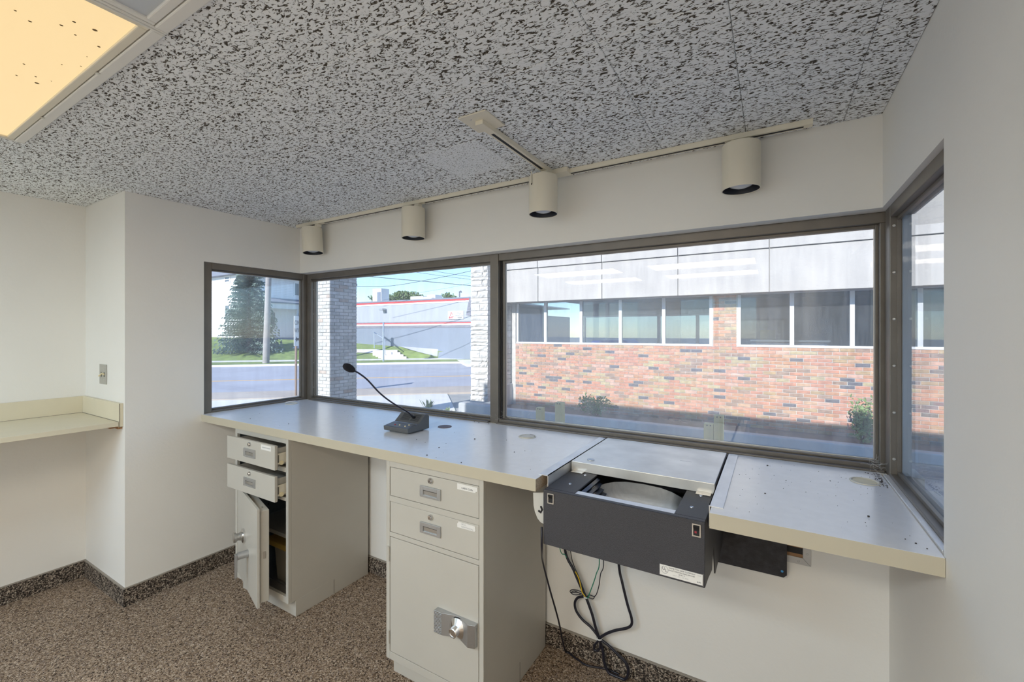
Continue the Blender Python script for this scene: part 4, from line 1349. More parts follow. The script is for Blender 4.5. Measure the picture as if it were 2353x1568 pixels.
# ================================================================== OUTDOORS
ZG = -0.36
ground = struct(build('ground', MB().box(-150, 150, -150, 150, ZG - 0.3, ZG), 'concrete'), 'pale concrete drive lane outside the windows')

# ------------------------------------------------------------------ brick building across the lane
YB = 7.87
bb = thing('brick_building', 'single storey brick office with pale stucco fascia across the drive lane', 'building', (2.0, YB, ZG))
BX0, BX1 = -2.60, 7.4
PX0, PX1 = 2.173, 2.652          # brick pier between the windows
ZSILL, ZHEAD = 1.315, 2.41
core = MB()
core.box(BX0, BX1, YB + 0.012, YB + 0.25, ZG, ZSILL)
core.box(PX0, PX1, YB + 0.012, YB + 0.25, ZSILL, ZHEAD)
core.box(BX0 - 0.12, BX0, YB + 0.012, YB + 0.25, ZG, ZHEAD)
build('mortar_wall', core, 'mortar', bb)
BH, BW, J = 0.0677, 0.2235, 0.010
bricks = []
row = 0
z = ZSILL - BH
def fill_row(x0, x1, z, odd):
    x = x0 - (BW / 2 if odd else 0)
    while x < x1 - 0.02:
        a, b = max(x, x0), min(x + BW, x1)
        if b - a > 0.03:
            bricks.append((a + J / 2, b - J / 2, z + J / 2, z + BH - J / 2))
        x += BW
while z > ZG - 0.01:
    fill_row(BX0, BX1, z, row % 2)
    z -= BH
    row += 1
z = ZSILL
row = 1
while z + BH < ZHEAD - 0.2 + BH * 3:
    fill_row(PX0 + 0.02, PX1 - 0.02, z, row % 2)
    z += BH
    row += 1
def depth_of(b):
    p = Vector(((b[0] + b[1]) / 2, YB, (b[2] + b[3]) / 2)) - CAM
    return -SN * p.x + CS * p.y
def in_view(b):
    p = Vector(((b[0] + b[1]) / 2, YB, (b[2] + b[3]) / 2)) - CAM
    fw = -SN * p.x + CS * p.y
    u = 1176.5 + F_PX * (CS * p.x + SN * p.y) / fw
    return 1166 < u < 2175
fullb = [b for b in bricks if abs(b[1] - b[0] - (BW - J)) < 1e-4]
vis = sorted([b for b in fullb if in_view(b)], key=depth_of)[:296]
vset = set(vis)
unit = None
mbk = MB().box(0, BW - J, -0.012, 0.02, 0, BH - J)
for b in vis:
    if unit is None:
        o = build('brick', MB().add([(x - 0 , y, z_) for x, y, z_ in mbk.v], mbk.f), 'brick', None, 0.0035, seg=1)
        unit = o.data
    else:
        o = bpy.data.objects.new('brick', unit)
        col.objects.link(o)
    o.parent = bb
    o.location = Vector((b[0], YB + 0.014 + R.uniform(-0.002, 0.002), b[2])) - ORG[bb.name]
rest = MB()
for b in bricks:
    if b not in vset:
        dy = R.uniform(-0.002, 0.002)
        rest.box(b[0], b[1], YB + 0.002 + dy, YB + 0.03, b[2], b[3])
build('brickwork', rest, 'brick', bb)['kind'] = 'stuff'
# windows
MUL = [-1.729, -0.757, 0.215, 1.190]
MUR = [3.585, 4.515, 5.445, 6.375]
def shop_window(x0, x1, mull):
    wdw = build('window', MB().box(x0, x1, YB + 0.0, YB + 0.09, ZSILL, ZSILL + 0.045), 'alum_white', bb, 0.003)
    edges = [x0 + 0.03] + mull + [x1 - 0.03]
    for m in mull:
        build('mullion', MB().box(m - 0.036, m + 0.036, YB + 0.02, YB + 0.10, ZSILL + 0.045, ZHEAD), 'alum_white', wdw, 0.003)
    for a, b in ((x0, x0 + 0.055), (x1 - 0.055, x1)):
        build('jamb', MB().box(a, b, YB + 0.02, YB + 0.10, ZSILL + 0.045, ZHEAD), 'alum_white', wdw, 0.003)
    build('head', MB().box(x0, x1, YB + 0.02, YB + 0.10, ZHEAD - 0.04, ZHEAD), 'alum_white', wdw, 0.003)
    for a, b in zip(edges[:-1], edges[1:]):
        build('pane', MB().box(a + 0.02, b - 0.02, YB + 0.055, YB + 0.061, ZSILL + 0.045, ZHEAD - 0.04), 'shop_glass', wdw)
shop_window(BX0 + 0.02, PX0, MUL)
shop_window(PX1, BX1, MUR)
# stucco fascia in single panels with recessed joints
YF = 7.42
jx = [-3.33, -1.695, -0.063, 1.575, 3.213, 4.85, 6.49, 8.1]
build('fascia_backing', MB().box(-3.30, 8.0, YF + 0.03, YB + 0.3, ZHEAD - 0.030, 4.3), 'stucco_joint', bb)
for a, b in zip(jx[:-1], jx[1:]):
    build('stucco_panel', MB().box(a + 0.008, b - 0.008, YF, YF + 0.05, ZHEAD - 0.036, 3.19), 'stucco', bb, 0.004)
    build('stucco_cap_panel', MB().box(a + 0.008, b - 0.008, YF - 0.035, YF + 0.05, 3.205, 4.35), 'stucco', bb, 0.004)
build('soffit', MB().box(-3.30, 8.0, YF + 0.05, YB + 0.2, ZHEAD - 0.034, ZHEAD - 0.03), 'stucco', bb)
# the room behind the glass
rm = MB()
rm.box(BX0 - 0.1, BX1, YB + 0.26, 13.0, 0.25, 0.30)
build('office_floor', rm, 'office_wall', bb)
build('office_ceiling', MB().box(BX0 - 0.1, BX1, YB + 0.3, 13.0, 2.62, 2.7), 'office_ceiling', bb)
bw_ = MB()
wx = [(-2.6, -1.35), (-1.25, -0.05), (0.05, 1.15), (1.25, 2.3)]
bw_.box(BX0 - 0.1, BX1, 12.9, 13.0, 0.3, 0.95)
bw_.box(BX0 - 0.1, BX1, 12.9, 13.0, 2.2, 2.62)
bw_.box(2.3, BX1, 12.9, 13.0, 0.95, 2.2)
bw_.box(BX1 - 0.1, BX1, YB + 0.3, 13.0, 0.3, 2.62)
bw_.box(BX0 - 0.1, BX0, YB + 0.3, 13.0, 0.3, 0.95)
build('office_back_wall', bw_, 'office_wall', bb)
for a, b in wx:
    r_ = build('rear_window', MB().frame('y', 12.88, 12.98, a - 0.05, b + 0.05, 0.93, 2.2, 0.05), 'alum_white', bb)
    build('pane', MB().box(a, b, 12.93, 12.935, 0.98, 2.15), 'shop_glass', r_)
build('office_roof', MB().box(-3.3, 8.0, YB + 0.3, 13.2, 2.72, 3.3), 'roof_membrane', bb)
# counter and boxes inside
dk = thing('office_desk', 'dim desk standing inside the brick office behind the glass', 'desk', (3.4, 9.4, 0.3))
build('desk_top', MB().box(2.8, 4.3, 9.1, 9.7, 1.40, 1.44), 'office_wall', dk, 0.004)
build('desk_body', MB().box(2.85, 4.25, 9.15, 9.65, 0.3, 1.40), 'bldg_dark', dk, 0.004)
bxo = tag(build('cardboard_box', MB().box(3.02, 3.32, 9.25, 9.5, 1.44, 1.66), 'timber', bevel=0.004), 'tan box standing on the desk inside the brick office', 'box')

# stone pilaster and grey strip at the end of the brick building
def stone_pier(t, x0, x1, y0, y1, z0, z1, seed, hmin, hmax, name='stone'):
    r = random.Random(seed)
    build('core', MB().box(x0 + 0.03, x1 - 0.03, y0 + 0.03, y1, z0, z1), 'mortar_white', t)
    z = z0
    while z < z1 - 0.03:
        h = min(r.uniform(hmin, hmax), z1 - z)
        n = r.choice([1, 1, 2, 2]) if x1 - x0 > 0.3 else 1
        cuts = [x0] + sorted(r.uniform(x0 + 0.25 * (x1 - x0), x1 - 0.25 * (x1 - x0)) for _ in range(n - 1)) + [x1]
        for a, b in zip(cuts[:-1], cuts[1:]):
            m = MB()
            nx, nz = 5, 3
            vs_, fs_ = [], []
            for face in range(3):
                pass
            # front face grid, pillowed and rough
            off = len(vs_)
            for i in range(nx + 1):
                for k in range(nz + 1):
                    fx, fz = i / nx, k / nz
                    edge = min(fx, 1 - fx) * 4 if 0 < i < nx else 0
                    edgez = 1 if 0 < k < nz else 0
                    bul = 0.028 * (1 if 0 < i < nx and 0 < k < nz else 0.15) + r.uniform(-0.012, 0.018)
                    vs_.append((a + 0.006 + (b - a - 0.012) * fx, y0 + 0.01 - bul, z + 0.005 + (h - 0.010) * fz))
            for i in range(nx):
                for k in range(nz):
                    fs_.append((i * (nz + 1) + k, (i + 1) * (nz + 1) + k, (i + 1) * (nz + 1) + k + 1, i * (nz + 1) + k + 1))
            bo = len(vs_)
            ring_i = [i * (nz + 1) for i in range(nx + 1)] + [nx * (nz + 1) + k for k in range(1, nz + 1)] + [i * (nz + 1) + nz for i in range(nx - 1, -1, -1)] + [k for k in range(nz - 1, 0, -1)]
            for q in ring_i:
                p = vs_[q]
                vs_.append((p[0], y1 if (b == x1 or a == x0) else y0 + 0.08, p[2]))
            L = len(ring_i)
            for q in range(L):
                fs_.append((ring_i[q], bo + q, bo + (q + 1) % L, ring_i[(q + 1) % L]))
            m.add(vs_, fs_)
            build(name, m, 'stone', t)
        z += h
sp1 = thing('stone_pillar', 'pale rough split-stone pillar standing free in front of the grey street building', 'pillar', (-3.2, 7.3, ZG))
stone_pier(sp1, -3.47, -2.93, 7.05, 7.45, -0.16, 4.2, 5, 0.07, 0.19)
sp2 = thing('stone_pilaster', 'narrow rough stone pilaster at the end of the brick office', 'pilaster', (-2.9, 7.6, ZG))
stone_pier(sp2, -3.02, -2.735, 7.60, 8.0, 0.25, ZHEAD - 0.03, 9, 0.09, 0.17)
build('footing', MB().box(-3.04, -2.70, 7.58, 8.0, ZG, 0.25), 'curb', sp2, 0.008)
# curbs and planting bed
tag(build('concrete_curb', MB().box(-2.2, 8.0, 6.60, 6.80, ZG, -0.19), 'curb', bevel=0.02), 'long low concrete curb in front of the planting bed', 'curb')
tag(build('curb_block', MB().box(-3.34, -2.3, 6.35, 6.62, ZG, -0.10), 'curb', bevel=0.04), 'short rounded concrete curb block below the stone pillar', 'curb')
struct(build('planting_bed', MB().box(-2.9, 8.0, 6.80, YB + 0.05, ZG, -0.30), 'soil'), 'dark soil bed along the brick wall')

def leaf_cloud(mb, c, rad, n, size, rnd, flat=1.0):
    for _ in range(n):
        while True:
            p = Vector((rnd.uniform(-1, 1), rnd.uniform(-1, 1), rnd.uniform(-1, 1)))
            if 0.25 < p.length < 1.0:
                break
        q = Vector((c[0] + p.x * rad[0], c[1] + p.y * rad[1], c[2] + p.z * rad[2]))
        d = Vector((rnd.uniform(-1, 1), rnd.uniform(-1, 1), rnd.uniform(-0.3, 1))).normalized()
        s = d.orthogonal().normalized()
        L = size * rnd.uniform(0.6, 1.3)
        wd = L * 0.28
        nn = d.cross(s) * (L * 0.12)
        mb.add([q, q + d * L * 0.45 + s * wd + nn, q + d * L, q + d * L * 0.45 - s * wd + nn], [(0, 1, 2, 3)])

def shrub(name, label, x, y, z, rad, n, size, mat, seed, stems=7):
    rnd = random.Random(seed)
    t = thing(name, label, 'bush', (x, y, z))
    fl_ = MB()
    st_ = MB()
    for k in range(stems):
        an = rnd.uniform(0, 6.28)
        top = Vector((x + math.cos(an) * rad[0] * rnd.uniform(0.2, 0.9), y + math.sin(an) * rad[1] * 0.8, z + rad[2] * rnd.uniform(1.1, 2.1)))
        st_.tube([(x + rnd.uniform(-.05, .05), y, z), ((x + top.x) / 2, (y + top.y) / 2, z + (top.z - z) * 0.6), top], [0.008, 0.006, 0.003], 5)
        for tt in (0.35, 0.62, 0.9):
            cc = Vector((x, y, z)).lerp(top, tt)
            leaf_cloud(fl_, cc, (rad[0] * 0.36, rad[1] * 0.4, rad[2] * 0.42), n // stems // 2, size, rnd)
    build('stems', st_, 'bark', t)
    build('foliage', fl_, mat, t)['kind'] = 'stuff'
p = on(1365, 940, 'y', 7.35)
shrub('bush', 'low spreading green bush against the brick wall left of the pier', p.x, 7.35, -0.30, (0.50, 0.28, 0.22), 420, 0.075, 'leaf', 3, 10)
p = on(1982, 1000, 'y', 7.35)
shrub('bush', 'taller green bush against the brick wall near the right window corner', p.x, 7.35, -0.30, (0.30, 0.25, 0.36), 420, 0.075, 'leaf_bright', 4, 9)
# weeds on the near kerb
for i, (u, v, h_, lab) in enumerate(((985, 925, 0.16, 'small weed tuft on the pale pavement beyond the microphone'), (1028, 940, 0.12, 'smaller weed tuft beside the curb block'))):
    p = on(u, v + 12, 'z', ZG + 0.02)
    rnd = random.Random(20 + i)
    t = thing('weed', lab, 'plant', p)
    m = MB()
    for k in range(60):
        an = rnd.uniform(0, 6.28)
        d = Vector((math.cos(an) * 0.7, math.sin(an) * 0.7, 1)).normalized() * h_ * rnd.uniform(0.5, 1.7)
        q = p + Vector((rnd.gauss(0, .05), rnd.gauss(0, .05), 0))
        s = Vector((-math.sin(an), math.cos(an), 0)) * 0.006
        m.add([q - s * 0.5, q + s * 0.5, q + d * 0.7 + s * 2.2, q + d, q + d * 0.7 - s * 2.2], [(0, 1, 2, 3, 4)])
    build('blades', m, 'leaf_bright', t)['kind'] = 'stuff'
# timber guard posts in the lane
for (u0, u1, v, lab) in ((1275, 1291, 925, 'taller yellowed timber guard post standing alone in the lane'), (1231, 1245, 937, 'shorter yellowed timber guard post next to the taller one near the mullion'),
                         (1640, 1662, 955, 'taller yellowed timber guard post in front of the brick pier'), (1617, 1639, 974, 'shorter yellowed timber guard post touching the one by the brick pier')):
    a, b = on(u0, v, 'y', 3.0), on(u1, v, 'y', 3.0)
    t = thing('guard_post', lab, 'post', ((a.x + b.x) / 2, 3.05, ZG))
    build('post', MB().box(a.x, b.x, 3.0, 3.0 + (b.x - a.x), ZG, a.z), 'timber', t, 0.004)
    for k in range(2):
        build('bolt', MB().lathe([(0.008, 0), (0.006, -0.006)], (a.x + (b.x - a.x) * (0.35 + 0.35 * k), 3.0, a.z - 0.015), 8, 'y'), 'dark', t)

# whitewashed brick pillar
wp = thing('brick_pillar', 'whitewashed brick pillar between the side window and the street view', 'pillar', (-4.45, 3.66, ZG))
wx0, wx1, wy0, wy1 = -4.78, -4.13, 3.34, 3.99
build('core', MB().box(wx0 + 0.012, wx1 - 0.012, wy0 + 0.012, wy1 - 0.012, ZG, 4.2), 'mortar_white', wp)
z = ZG
row = 0
wbx = None
wby = None
L3 = (wx1 - wx0) / 3
ub = build('brick', MB().box(0, L3 - 0.010, 0, 0.05, 0, BH - 0.010), 'white_brick', None, 0.004, seg=1)
mesh_front = ub.data
mesh_front_half = None
bpy.data.objects.remove(ub)
def brick_mesh(lx, ly):
    o = build('brick', MB().box(0, lx, 0, ly, 0, BH - 0.010), 'white_brick', None, 0.004, seg=1)
    me = o.data
    bpy.data.objects.remove(o)
    return me
fm, fh = brick_mesh(L3 - 0.01, 0.05), brick_mesh(L3 / 2 - 0.01, 0.05)
sm_, sh_ = brick_mesh(0.05, L3 - 0.01), brick_mesh(0.05, L3 / 2 - 0.01)
def place(me, x, y, z):
    o = bpy.data.objects.new('brick', me)
    col.objects.link(o)
    o.parent = wp
    o.location = Vector((x + R.uniform(-.002, .002), y + R.uniform(-.002, .002), z)) - ORG[wp.name]
while z < 2.85:
    odd = row % 2
    segs = [(0, 1), (1, 1), (2, 1)] if not odd else [(0, 0.5), (0.5, 1), (1.5, 1), (2.5, 0.5)]
    for s0, ln_ in segs:
        place(fm if ln_ == 1 else fh, wx0 + s0 * L3 + 0.005, wy0, z + 0.005)
        if z > 0.1 or ln_ == 1:
            place(sm_ if ln_ == 1 else sh_, wx1 - 0.05, wy0 + s0 * L3 + 0.005, z + 0.005)
    z += BH
    row += 1

# ------------------------------------------------------------------ street
A = on(590, 904, 'z', ZG)
B = on(1000, 893, 'z', ZG)
rd = (B - A); rd.z = 0; rd.normalize()
td = Vector((-rd.y, rd.x, 0))
if td.dot(Vector((-SN, CS, 0))) < 0:
    td = -td
def t_of(u, v, z=ZG):
    return (on(u, v, 'z', z) - A).dot(td)
def strip(name, t0, t1, z, mat, label, s0=-70, s1=90, zb=ZG - 0.05):
    q = [A + rd * s0 + td * t0, A + rd * s1 + td * t0, A + rd * s1 + td * t1, A + rd * s0 + td * t1]
    m = MB().add([(p.x, p.y, z) for p in q] + [(p.x, p.y, zb) for p in q], [(0, 1, 2, 3), (7, 6, 5, 4), (0, 4, 5, 1), (1, 5, 6, 2), (2, 6, 7, 3), (3, 7, 4, 0)])
    return struct(build(name, m, mat), label)
T_MID, T_CURB, T_WALK0, T_WALK1 = t_of(800, 871), t_of(800, 840), t_of(800, 829, -0.24), t_of(800, 826, -0.24)
strip('road', 0.0, T_CURB, ZG + 0.02, 'asphalt', 'blue-grey asphalt street with a yellow centre line')
strip('road_line', T_MID - 0.09, T_MID + 0.09, ZG + 0.024, 'paint_yellow', 'yellow painted centre line on the street')
strip('near_pavement', -1.6, -0.02, ZG + 0.06, 'walk_tan', 'tan concrete pavement along the near side of the street')
strip('near_apron', -4.6, -1.62, ZG + 0.03, 'walk', 'bright concrete apron beside the drive lane', -70, 6.0)
strip('far_curb', T_CURB, T_CURB + 0.18, -0.235, 'walk', 'pale far curb of the street')
q = strip('grass_verge', T_CURB + 0.18, T_WALK0, -0.245, 'grass', 'narrow green grass verge along the far curb')
strip('far_sidewalk', T_WALK0, T_WALK1 + 0.1, -0.24, 'walk', 'pale far sidewalk between verge and lawn')

# grey street building, laid out along its facade
L0 = Vector((*at_depth(822, 35.5), 0)); R0 = Vector((*at_depth(1080, 30.0), 0))
fe = (R0 - L0).normalized()
fnrm = Vector((fe.y, -fe.x, 0))
if fnrm.dot(CAM - L0) < 0:
    fnrm = -fnrm
def facade(u, v):
    d = ray(u, v)
    t = (L0 - CAM).dot(fnrm) / d.dot(fnrm)
    p = CAM + d * t
    return (p - L0).dot(fe), p.z
def fpt(s, d, z):
    p = L0 + fe * s + fnrm * d
    return (p.x, p.y, z)
def fbox(m, s0, s1, d0, d1, z0, z1):
    vs_ = [fpt(s, d, z) for z in (z0, z1) for d in (d0, d1) for s in (s0, s1)]
    return m.add(vs_, [(0, 2, 3, 1), (4, 5, 7, 6), (0, 1, 5, 4), (2, 6, 7, 3), (0, 4, 6, 2), (1, 3, 7, 5)])
sL, sR = facade(735, 760)[0], facade(1083, 760)[0]
sM = facade(1081, 700)[0]
sE = facade(1150, 700)[0]
gb = thing('street_building', 'grey-blue painted shop building with red and white stripes across the street', 'building', fpt((sL + sR) / 2, -4, 0.2))
build('lower_wall', fbox(MB(), sL, sR, -12, 0, -0.3, 2.13), 'bldg_dark', gb)
build('band', fbox(MB(), sL, sR, 0, 0.03, 1.95, 2.13), 'shingle', gb)
build('upper_wall', fbox(MB(), sL, sR, -12, 0.02, 2.13, 3.72), 'bldg_light', gb)
build('white_stripe', fbox(MB(), sL, sR + 0.0, 0.02, 0.05, 2.12, 2.23), 'stripe_white', gb)
build('red_stripe', fbox(MB(), sL, sE, 0.02, 0.05, 2.23, 2.32), 'stripe_red', gb)
build('dark_stripe', fbox(MB(), sL, sE, 0.02, 0.05, 2.32, 2.39), 'shingle', gb)
build('white_stripe', fbox(MB(), sL, sM, 0.02, 0.05, 3.70, 3.81), 'stripe_white', gb)
build('red_stripe', fbox(MB(), sL, sM, 0.02, 0.05, 3.81, 3.95), 'stripe_red', gb)
build('parapet_cap', fbox(MB(), sL, sE, -0.4, 0.08, 3.95, 4.05), 'roof', gb)
build('flat_roof', fbox(MB(), sL, sE, -12, -0.2, 3.66, 3.74), 'stripe_white', gb)
build('entrance_wall', fbox(MB(), sR, sE, -12, -0.15, -0.3, 2.95), 'bldg_dark', gb)
build('entrance_door', fbox(MB(), sR + 0.05, sR + 1.0, -0.15, -0.10, 0.35, 2.12), 'house_glass', gb)
build('entrance_step', fbox(MB(), sR + 0.05, sE, -0.15, 0.2, -0.2, 0.33), 'walk_tan', gb)
NR = 6
for k in range(NR):     # shingled mansard in single rows
    z0, z1 = 2.75 + 1.28 * k / NR, 2.75 + 1.28 * (k + 1) / NR
    d0, d1 = 0.55 - 0.42 * k / NR, 0.55 - 0.42 * (k + 1) / NR
    m = MB()
    a = [fpt(sM, d0, z0), fpt(sE, d0, z0), fpt(sE, d1 - 0.05, z1), fpt(sM, d1 - 0.03, z1)]
    b_ = [fpt(sM, -0.2, z0), fpt(sE, -0.2, z0), fpt(sE, -0.2, z1), fpt(sM, -0.2, z1)]
    m.add(a + b_, [(0, 1, 2, 3), (7, 6, 5, 4), (0, 4, 5, 1), (1, 5, 6, 2), (2, 6, 7, 3), (3, 7, 4, 0)])
    build('shingle_row', m, 'shingle', gb)
# entrance sign on the wall
s0, z1 = facade(1031, 715.5); s1, z0 = facade(1066.5, 733.5)
sg = thing('entrance_sign', 'white wall sign with a red triangle emblem reading Main Entrance', 'sign', fpt((s0 + s1) / 2, 0.05, z0))
build('board', fbox(MB(), s0, s1, 0.03, 0.08, z0, z1), 'signwhite', sg, 0.008)
fs_txt = lambda sx, zz: (lambda p: Vector(fpt(sx + p.x, 0.085 + p.z, zz + p.y)))
W_ = s1 - s0; H_ = z1 - z0
build('lettering', text_mb('Main', H_ * 0.36, fs_txt(s0 + W_ * 0.74, z0 + H_ * 0.68), 0.002), 'ink', sg)
build('lettering', text_mb('Entrance', H_ * 0.32, fs_txt(s0 + W_ * 0.74, z0 + H_ * 0.42), 0.002), 'ink', sg)
build('underline', fbox(MB(), s0 + W_ * 0.62, s0 + W_ * 0.9, 0.08, 0.086, z0 + H_ * 0.17, z0 + H_ * 0.24), 'ink', sg)
em = MB()
def tri_edge(p, q, w_):
    p, q = Vector(p), Vector(q)
    d = (q - p).normalized(); nn_ = Vector((-d.y, d.x)) * w_
    pts = [p + nn_, q + nn_, q - nn_, p - nn_]
    em.add([fpt(s0 + W_ * a.x, 0.086, z0 + H_ * a.y) for a in pts], [(0, 1, 2, 3)])
tri_edge((0.08, 0.12), (0.22, 0.85), 0.02)
tri_edge((0.22, 0.85), (0.30, 0.50), 0.02)
tri_edge((0.06, 0.14), (0.38, 0.30), 0.045)
tri_edge((0.20, 0.30), (0.36, 0.42), 0.02)
build('emblem', em, 'stripe_red', sg)
build('red_edge', fbox(MB(), s0 + W_ * 0.02, s0 + W_ * 0.36, 0.08, 0.085, z0 + H_ * 0.02, z0 + H_ * 0.05), 'stripe_red', sg)
# wall lamp
s_, z_ = facade(886, 712)
wl = thing('facade_lamp', 'small grey box lamp on the striped street building', 'lamp', fpt(s_, 0.02, z_))
build('housing', fbox(MB(), s_ - 0.25, s_ + 0.12, 0.02, 0.45, z_ - 0.06, z_ + 0.08), 'signback', wl, 0.01)
build('arm', fbox(MB(), s_ - 0.05, s_ + 0.05, 0.02, 0.12, z_ - 0.25, z_ - 0.06), 'signback', wl, 0.01)
# roof plant
for (u0, u1, v0, v1, dd_, lab) in ((823, 843.5, 669, 691, 1.5, 'tall rooftop air unit at the pillar end of the striped building'), (881, 911, 683, 692, 3.0, 'long low rooftop air unit in front of the round tree'), (912, 930, 684, 692, 2.8, 'small rooftop air unit between two others'), (931, 950, 680, 692, 2.5, 'square rooftop air unit nearest the round tree right edge')):
    s0_, z1_ = facade(u0, v0); s1_, z0_ = facade(u1, v1)
    t = thing('rooftop_unit', lab, 'air conditioner', fpt((s0_ + s1_) / 2, -dd_, 3.74))
    build('casing', fbox(MB(), s0_, s1_, -dd_ - 0.9, -dd_, 3.74 + (0.25 if u0 < 830 else 0), 1.61 + (z1_ - 1.61) * 1.09), 'ac', t, 0.02)
    build('grille', fbox(MB(), s0_ + (s1_ - s0_) * 0.55, s1_ - 0.06, -dd_, -dd_ + 0.02, 3.95, z1_), 'bldg_dark', t)
    if u0 < 830:
        for ss in (s0_ + 0.08, s1_ - 0.08):
            build('leg', fbox(MB(), ss - 0.03, ss + 0.03, -dd_ - 0.1, -dd_ - 0.04, 3.74, 4.0), 'signback', t)

# lawn bank rising to the buildings, as one graded surface
def col_far(u):
    if u < 760:
        k = min(1, max(0, (u - 440) / 320))
        fw = 36.5 - 0.5 * k
        x, y = at_depth(u, fw)
        return Vector((x, y, 1.28 - 0.40 * k))
    s = facade(u, 760)[0]
    p = Vector(fpt(s, 0.0, 0))
    k = (u - 760) / (1084 - 760)
    p.z = 0.86 - 0.62 * max(0, min(1.15, k)) ** 0.85
    return p
def col_near(u):
    d = ray(u, CY); d.z = 0
    base = CAM.copy(); base.z = 0
    t = ((A - base).dot(td) + T_WALK1 + 0.08) / d.dot(td)
    p = base + d * t
    p.z = -0.245
    return p
US = list(range(400, 1161, 20))
NRW = 8
vs_, fs_ = [], []
for u in US:
    a, b = col_near(u), col_far(u)
    for j in range(NRW + 1):
        f = j / NRW
        p = a.lerp(b, f)
        p.z = a.z + (b.z - a.z) * (f ** 0.9)
        if u >= 925 and f > max(0.0, 1 - (u - 917) / 100.0) + 0.06:
            p.z -= 0.10
        vs_.append(tuple(p))
n_ = NRW + 1
for i in range(len(US) - 1):
    for j in range(NRW):
        fs_.append((i * n_ + j, (i + 1) * n_ + j, (i + 1) * n_ + j + 1, i * n_ + j + 1))
lawn = tag(build('lawn', MB().add(vs_, fs_), 'grass', smooth=True), 'green lawn bank rising to the house and the striped building', 'lawn', kind='stuff')
vs_, fs_ = [], []
UD = list(range(917, 1161, 9))
for u in UD:
    a, b = col_near(u), col_far(u)
    f0 = max(-0.0, 1 - (u - 917) / 100.0)
    for j in range(NRW + 1):
        f = f0 + (1 - f0) * j / NRW
        p = a.lerp(b, f)
        p.z = a.z + (b.z - a.z) * (max(f, 1e-6) ** 0.9) + 0.03
        vs_.append(tuple(p))
for i in range(len(UD) - 1):
    for j in range(NRW):
        fs_.append((i * n_ + j, (i + 1) * n_ + j, (i + 1) * n_ + j + 1, i * n_ + j + 1))
struct(build('driveway', MB().add(vs_, fs_), 'asphalt', smooth=True), 'blue-grey driveway sloping up to the striped building')
ap = [on(u, v, 'z', -0.225) for u, v in ((1050, 827), (1072, 838), (1170, 837), (1170, 826))]
struct(build('driveway_apron', MB().prism([(p.x, p.y) for p in ap], 'z', -0.36, -0.225), 'walk'), 'pale concrete driveway mouth at the far curb')
def lawn_z(p):
    d = Vector((p.x, p.y, 0)) - Vector((CAM.x, CAM.y, 0))
    u = 1176.5 + F_PX * (CS * d.x + SN * d.y) / (-SN * d.x + CS * d.y)
    a, b = col_near(u), col_far(u)
    ab = Vector((b.x - a.x, b.y - a.y)); ap_ = Vector((p.x - a.x, p.y - a.y))
    f = max(0.0, min(1.0, ap_.dot(ab) / ab.dot(ab)))
    return a.z + (b.z - a.z) * f ** 0.9
# steps with a rail
st0 = on(905, 825, 'z', -0.24)
stp = thing('garden_steps', 'four concrete steps climbing the lawn bank with a handrail', 'steps', st0)
for k in range(4):
    q0 = st0 + td * (0.35 * k) - rd * 0.22 * k
    c_ = [q0 - rd * 0.85, q0 + rd * 0.85, q0 + rd * 0.85 + td * (0.38 if k < 3 else 0.8), q0 - rd * 0.85 + td * (0.38 if k < 3 else 0.8)]
    z_t = -0.24 + 0.14 * (k + 1)
    m = MB().add([(p.x, p.y, z_t) for p in c_] + [(p.x, p.y, -0.3) for p in c_], [(0, 1, 2, 3), (7, 6, 5, 4), (0, 4, 5, 1), (1, 5, 6, 2), (2, 6, 7, 3), (3, 7, 4, 0)])
    build('step', m, 'walk', stp, 0.01)
hl0 = st0 - rd * 0.62 + td * 0.3; hl0.z = 0.05
hl1 = st0 - rd * 1.45 + td * 1.6; hl1.z = 0.45
m = MB()
m.tube([hl0, hl0 + Vector((0, 0, 1.05))], 0.03, 8)
m.tube([hl1, hl1 + Vector((0, 0, 1.15))], 0.03, 8)
m.tube([hl0 + Vector((0, 0, 1.05)), hl1 + Vector((0, 0, 1.15))], 0.03, 8)
build('handrail', m, 'bluepost', stp)
# walkway leading left from the steps
wk0 = [st0 + td * 1.5 - rd * (1.2 + 0.7 * k) + td * (0.25 * k) for k in range(10)]
vs_, fs_ = [], []
for p in wk0:
    for q in (p, p + td * 1.1):
        vs_.append((q.x, q.y, lawn_z(q) + 0.04))
for k in range(9):
    fs_.append((2 * k, 2 * k + 2, 2 * k + 3, 2 * k + 1))
struct(build('garden_path', MB().add(vs_, fs_), 'walk'), 'pale path crossing the lawn from the steps')
# galvanised post with an edge-on plate
p = on(881, 831, 'z', -0.245)
gp_ = thing('street_post', 'tall blue-grey galvanised sign post in the grass verge', 'post', p)
build('post', MB().tube([p, p + Vector((0, 0, 2.5))], 0.05, 8), 'bluepost', gp_)
q = ray(881, CY); q.z = 0; q.normalize()
sdv = Vector((-q.y, q.x, 0)) * 0.02
pts = [p + q * -0.3, p + q * 0.3]
m = MB().add([tuple(a_ + s_ + Vector((0, 0, zz))) for zz in (1.9, 2.5) for a_ in pts for s_ in (-sdv, sdv)], [(0, 1, 3, 2), (4, 6, 7, 5), (0, 2, 6, 4), (1, 5, 7, 3), (0, 4, 5, 1), (2, 3, 7, 6)])
build('plate', m, 'bluepost', gp_)

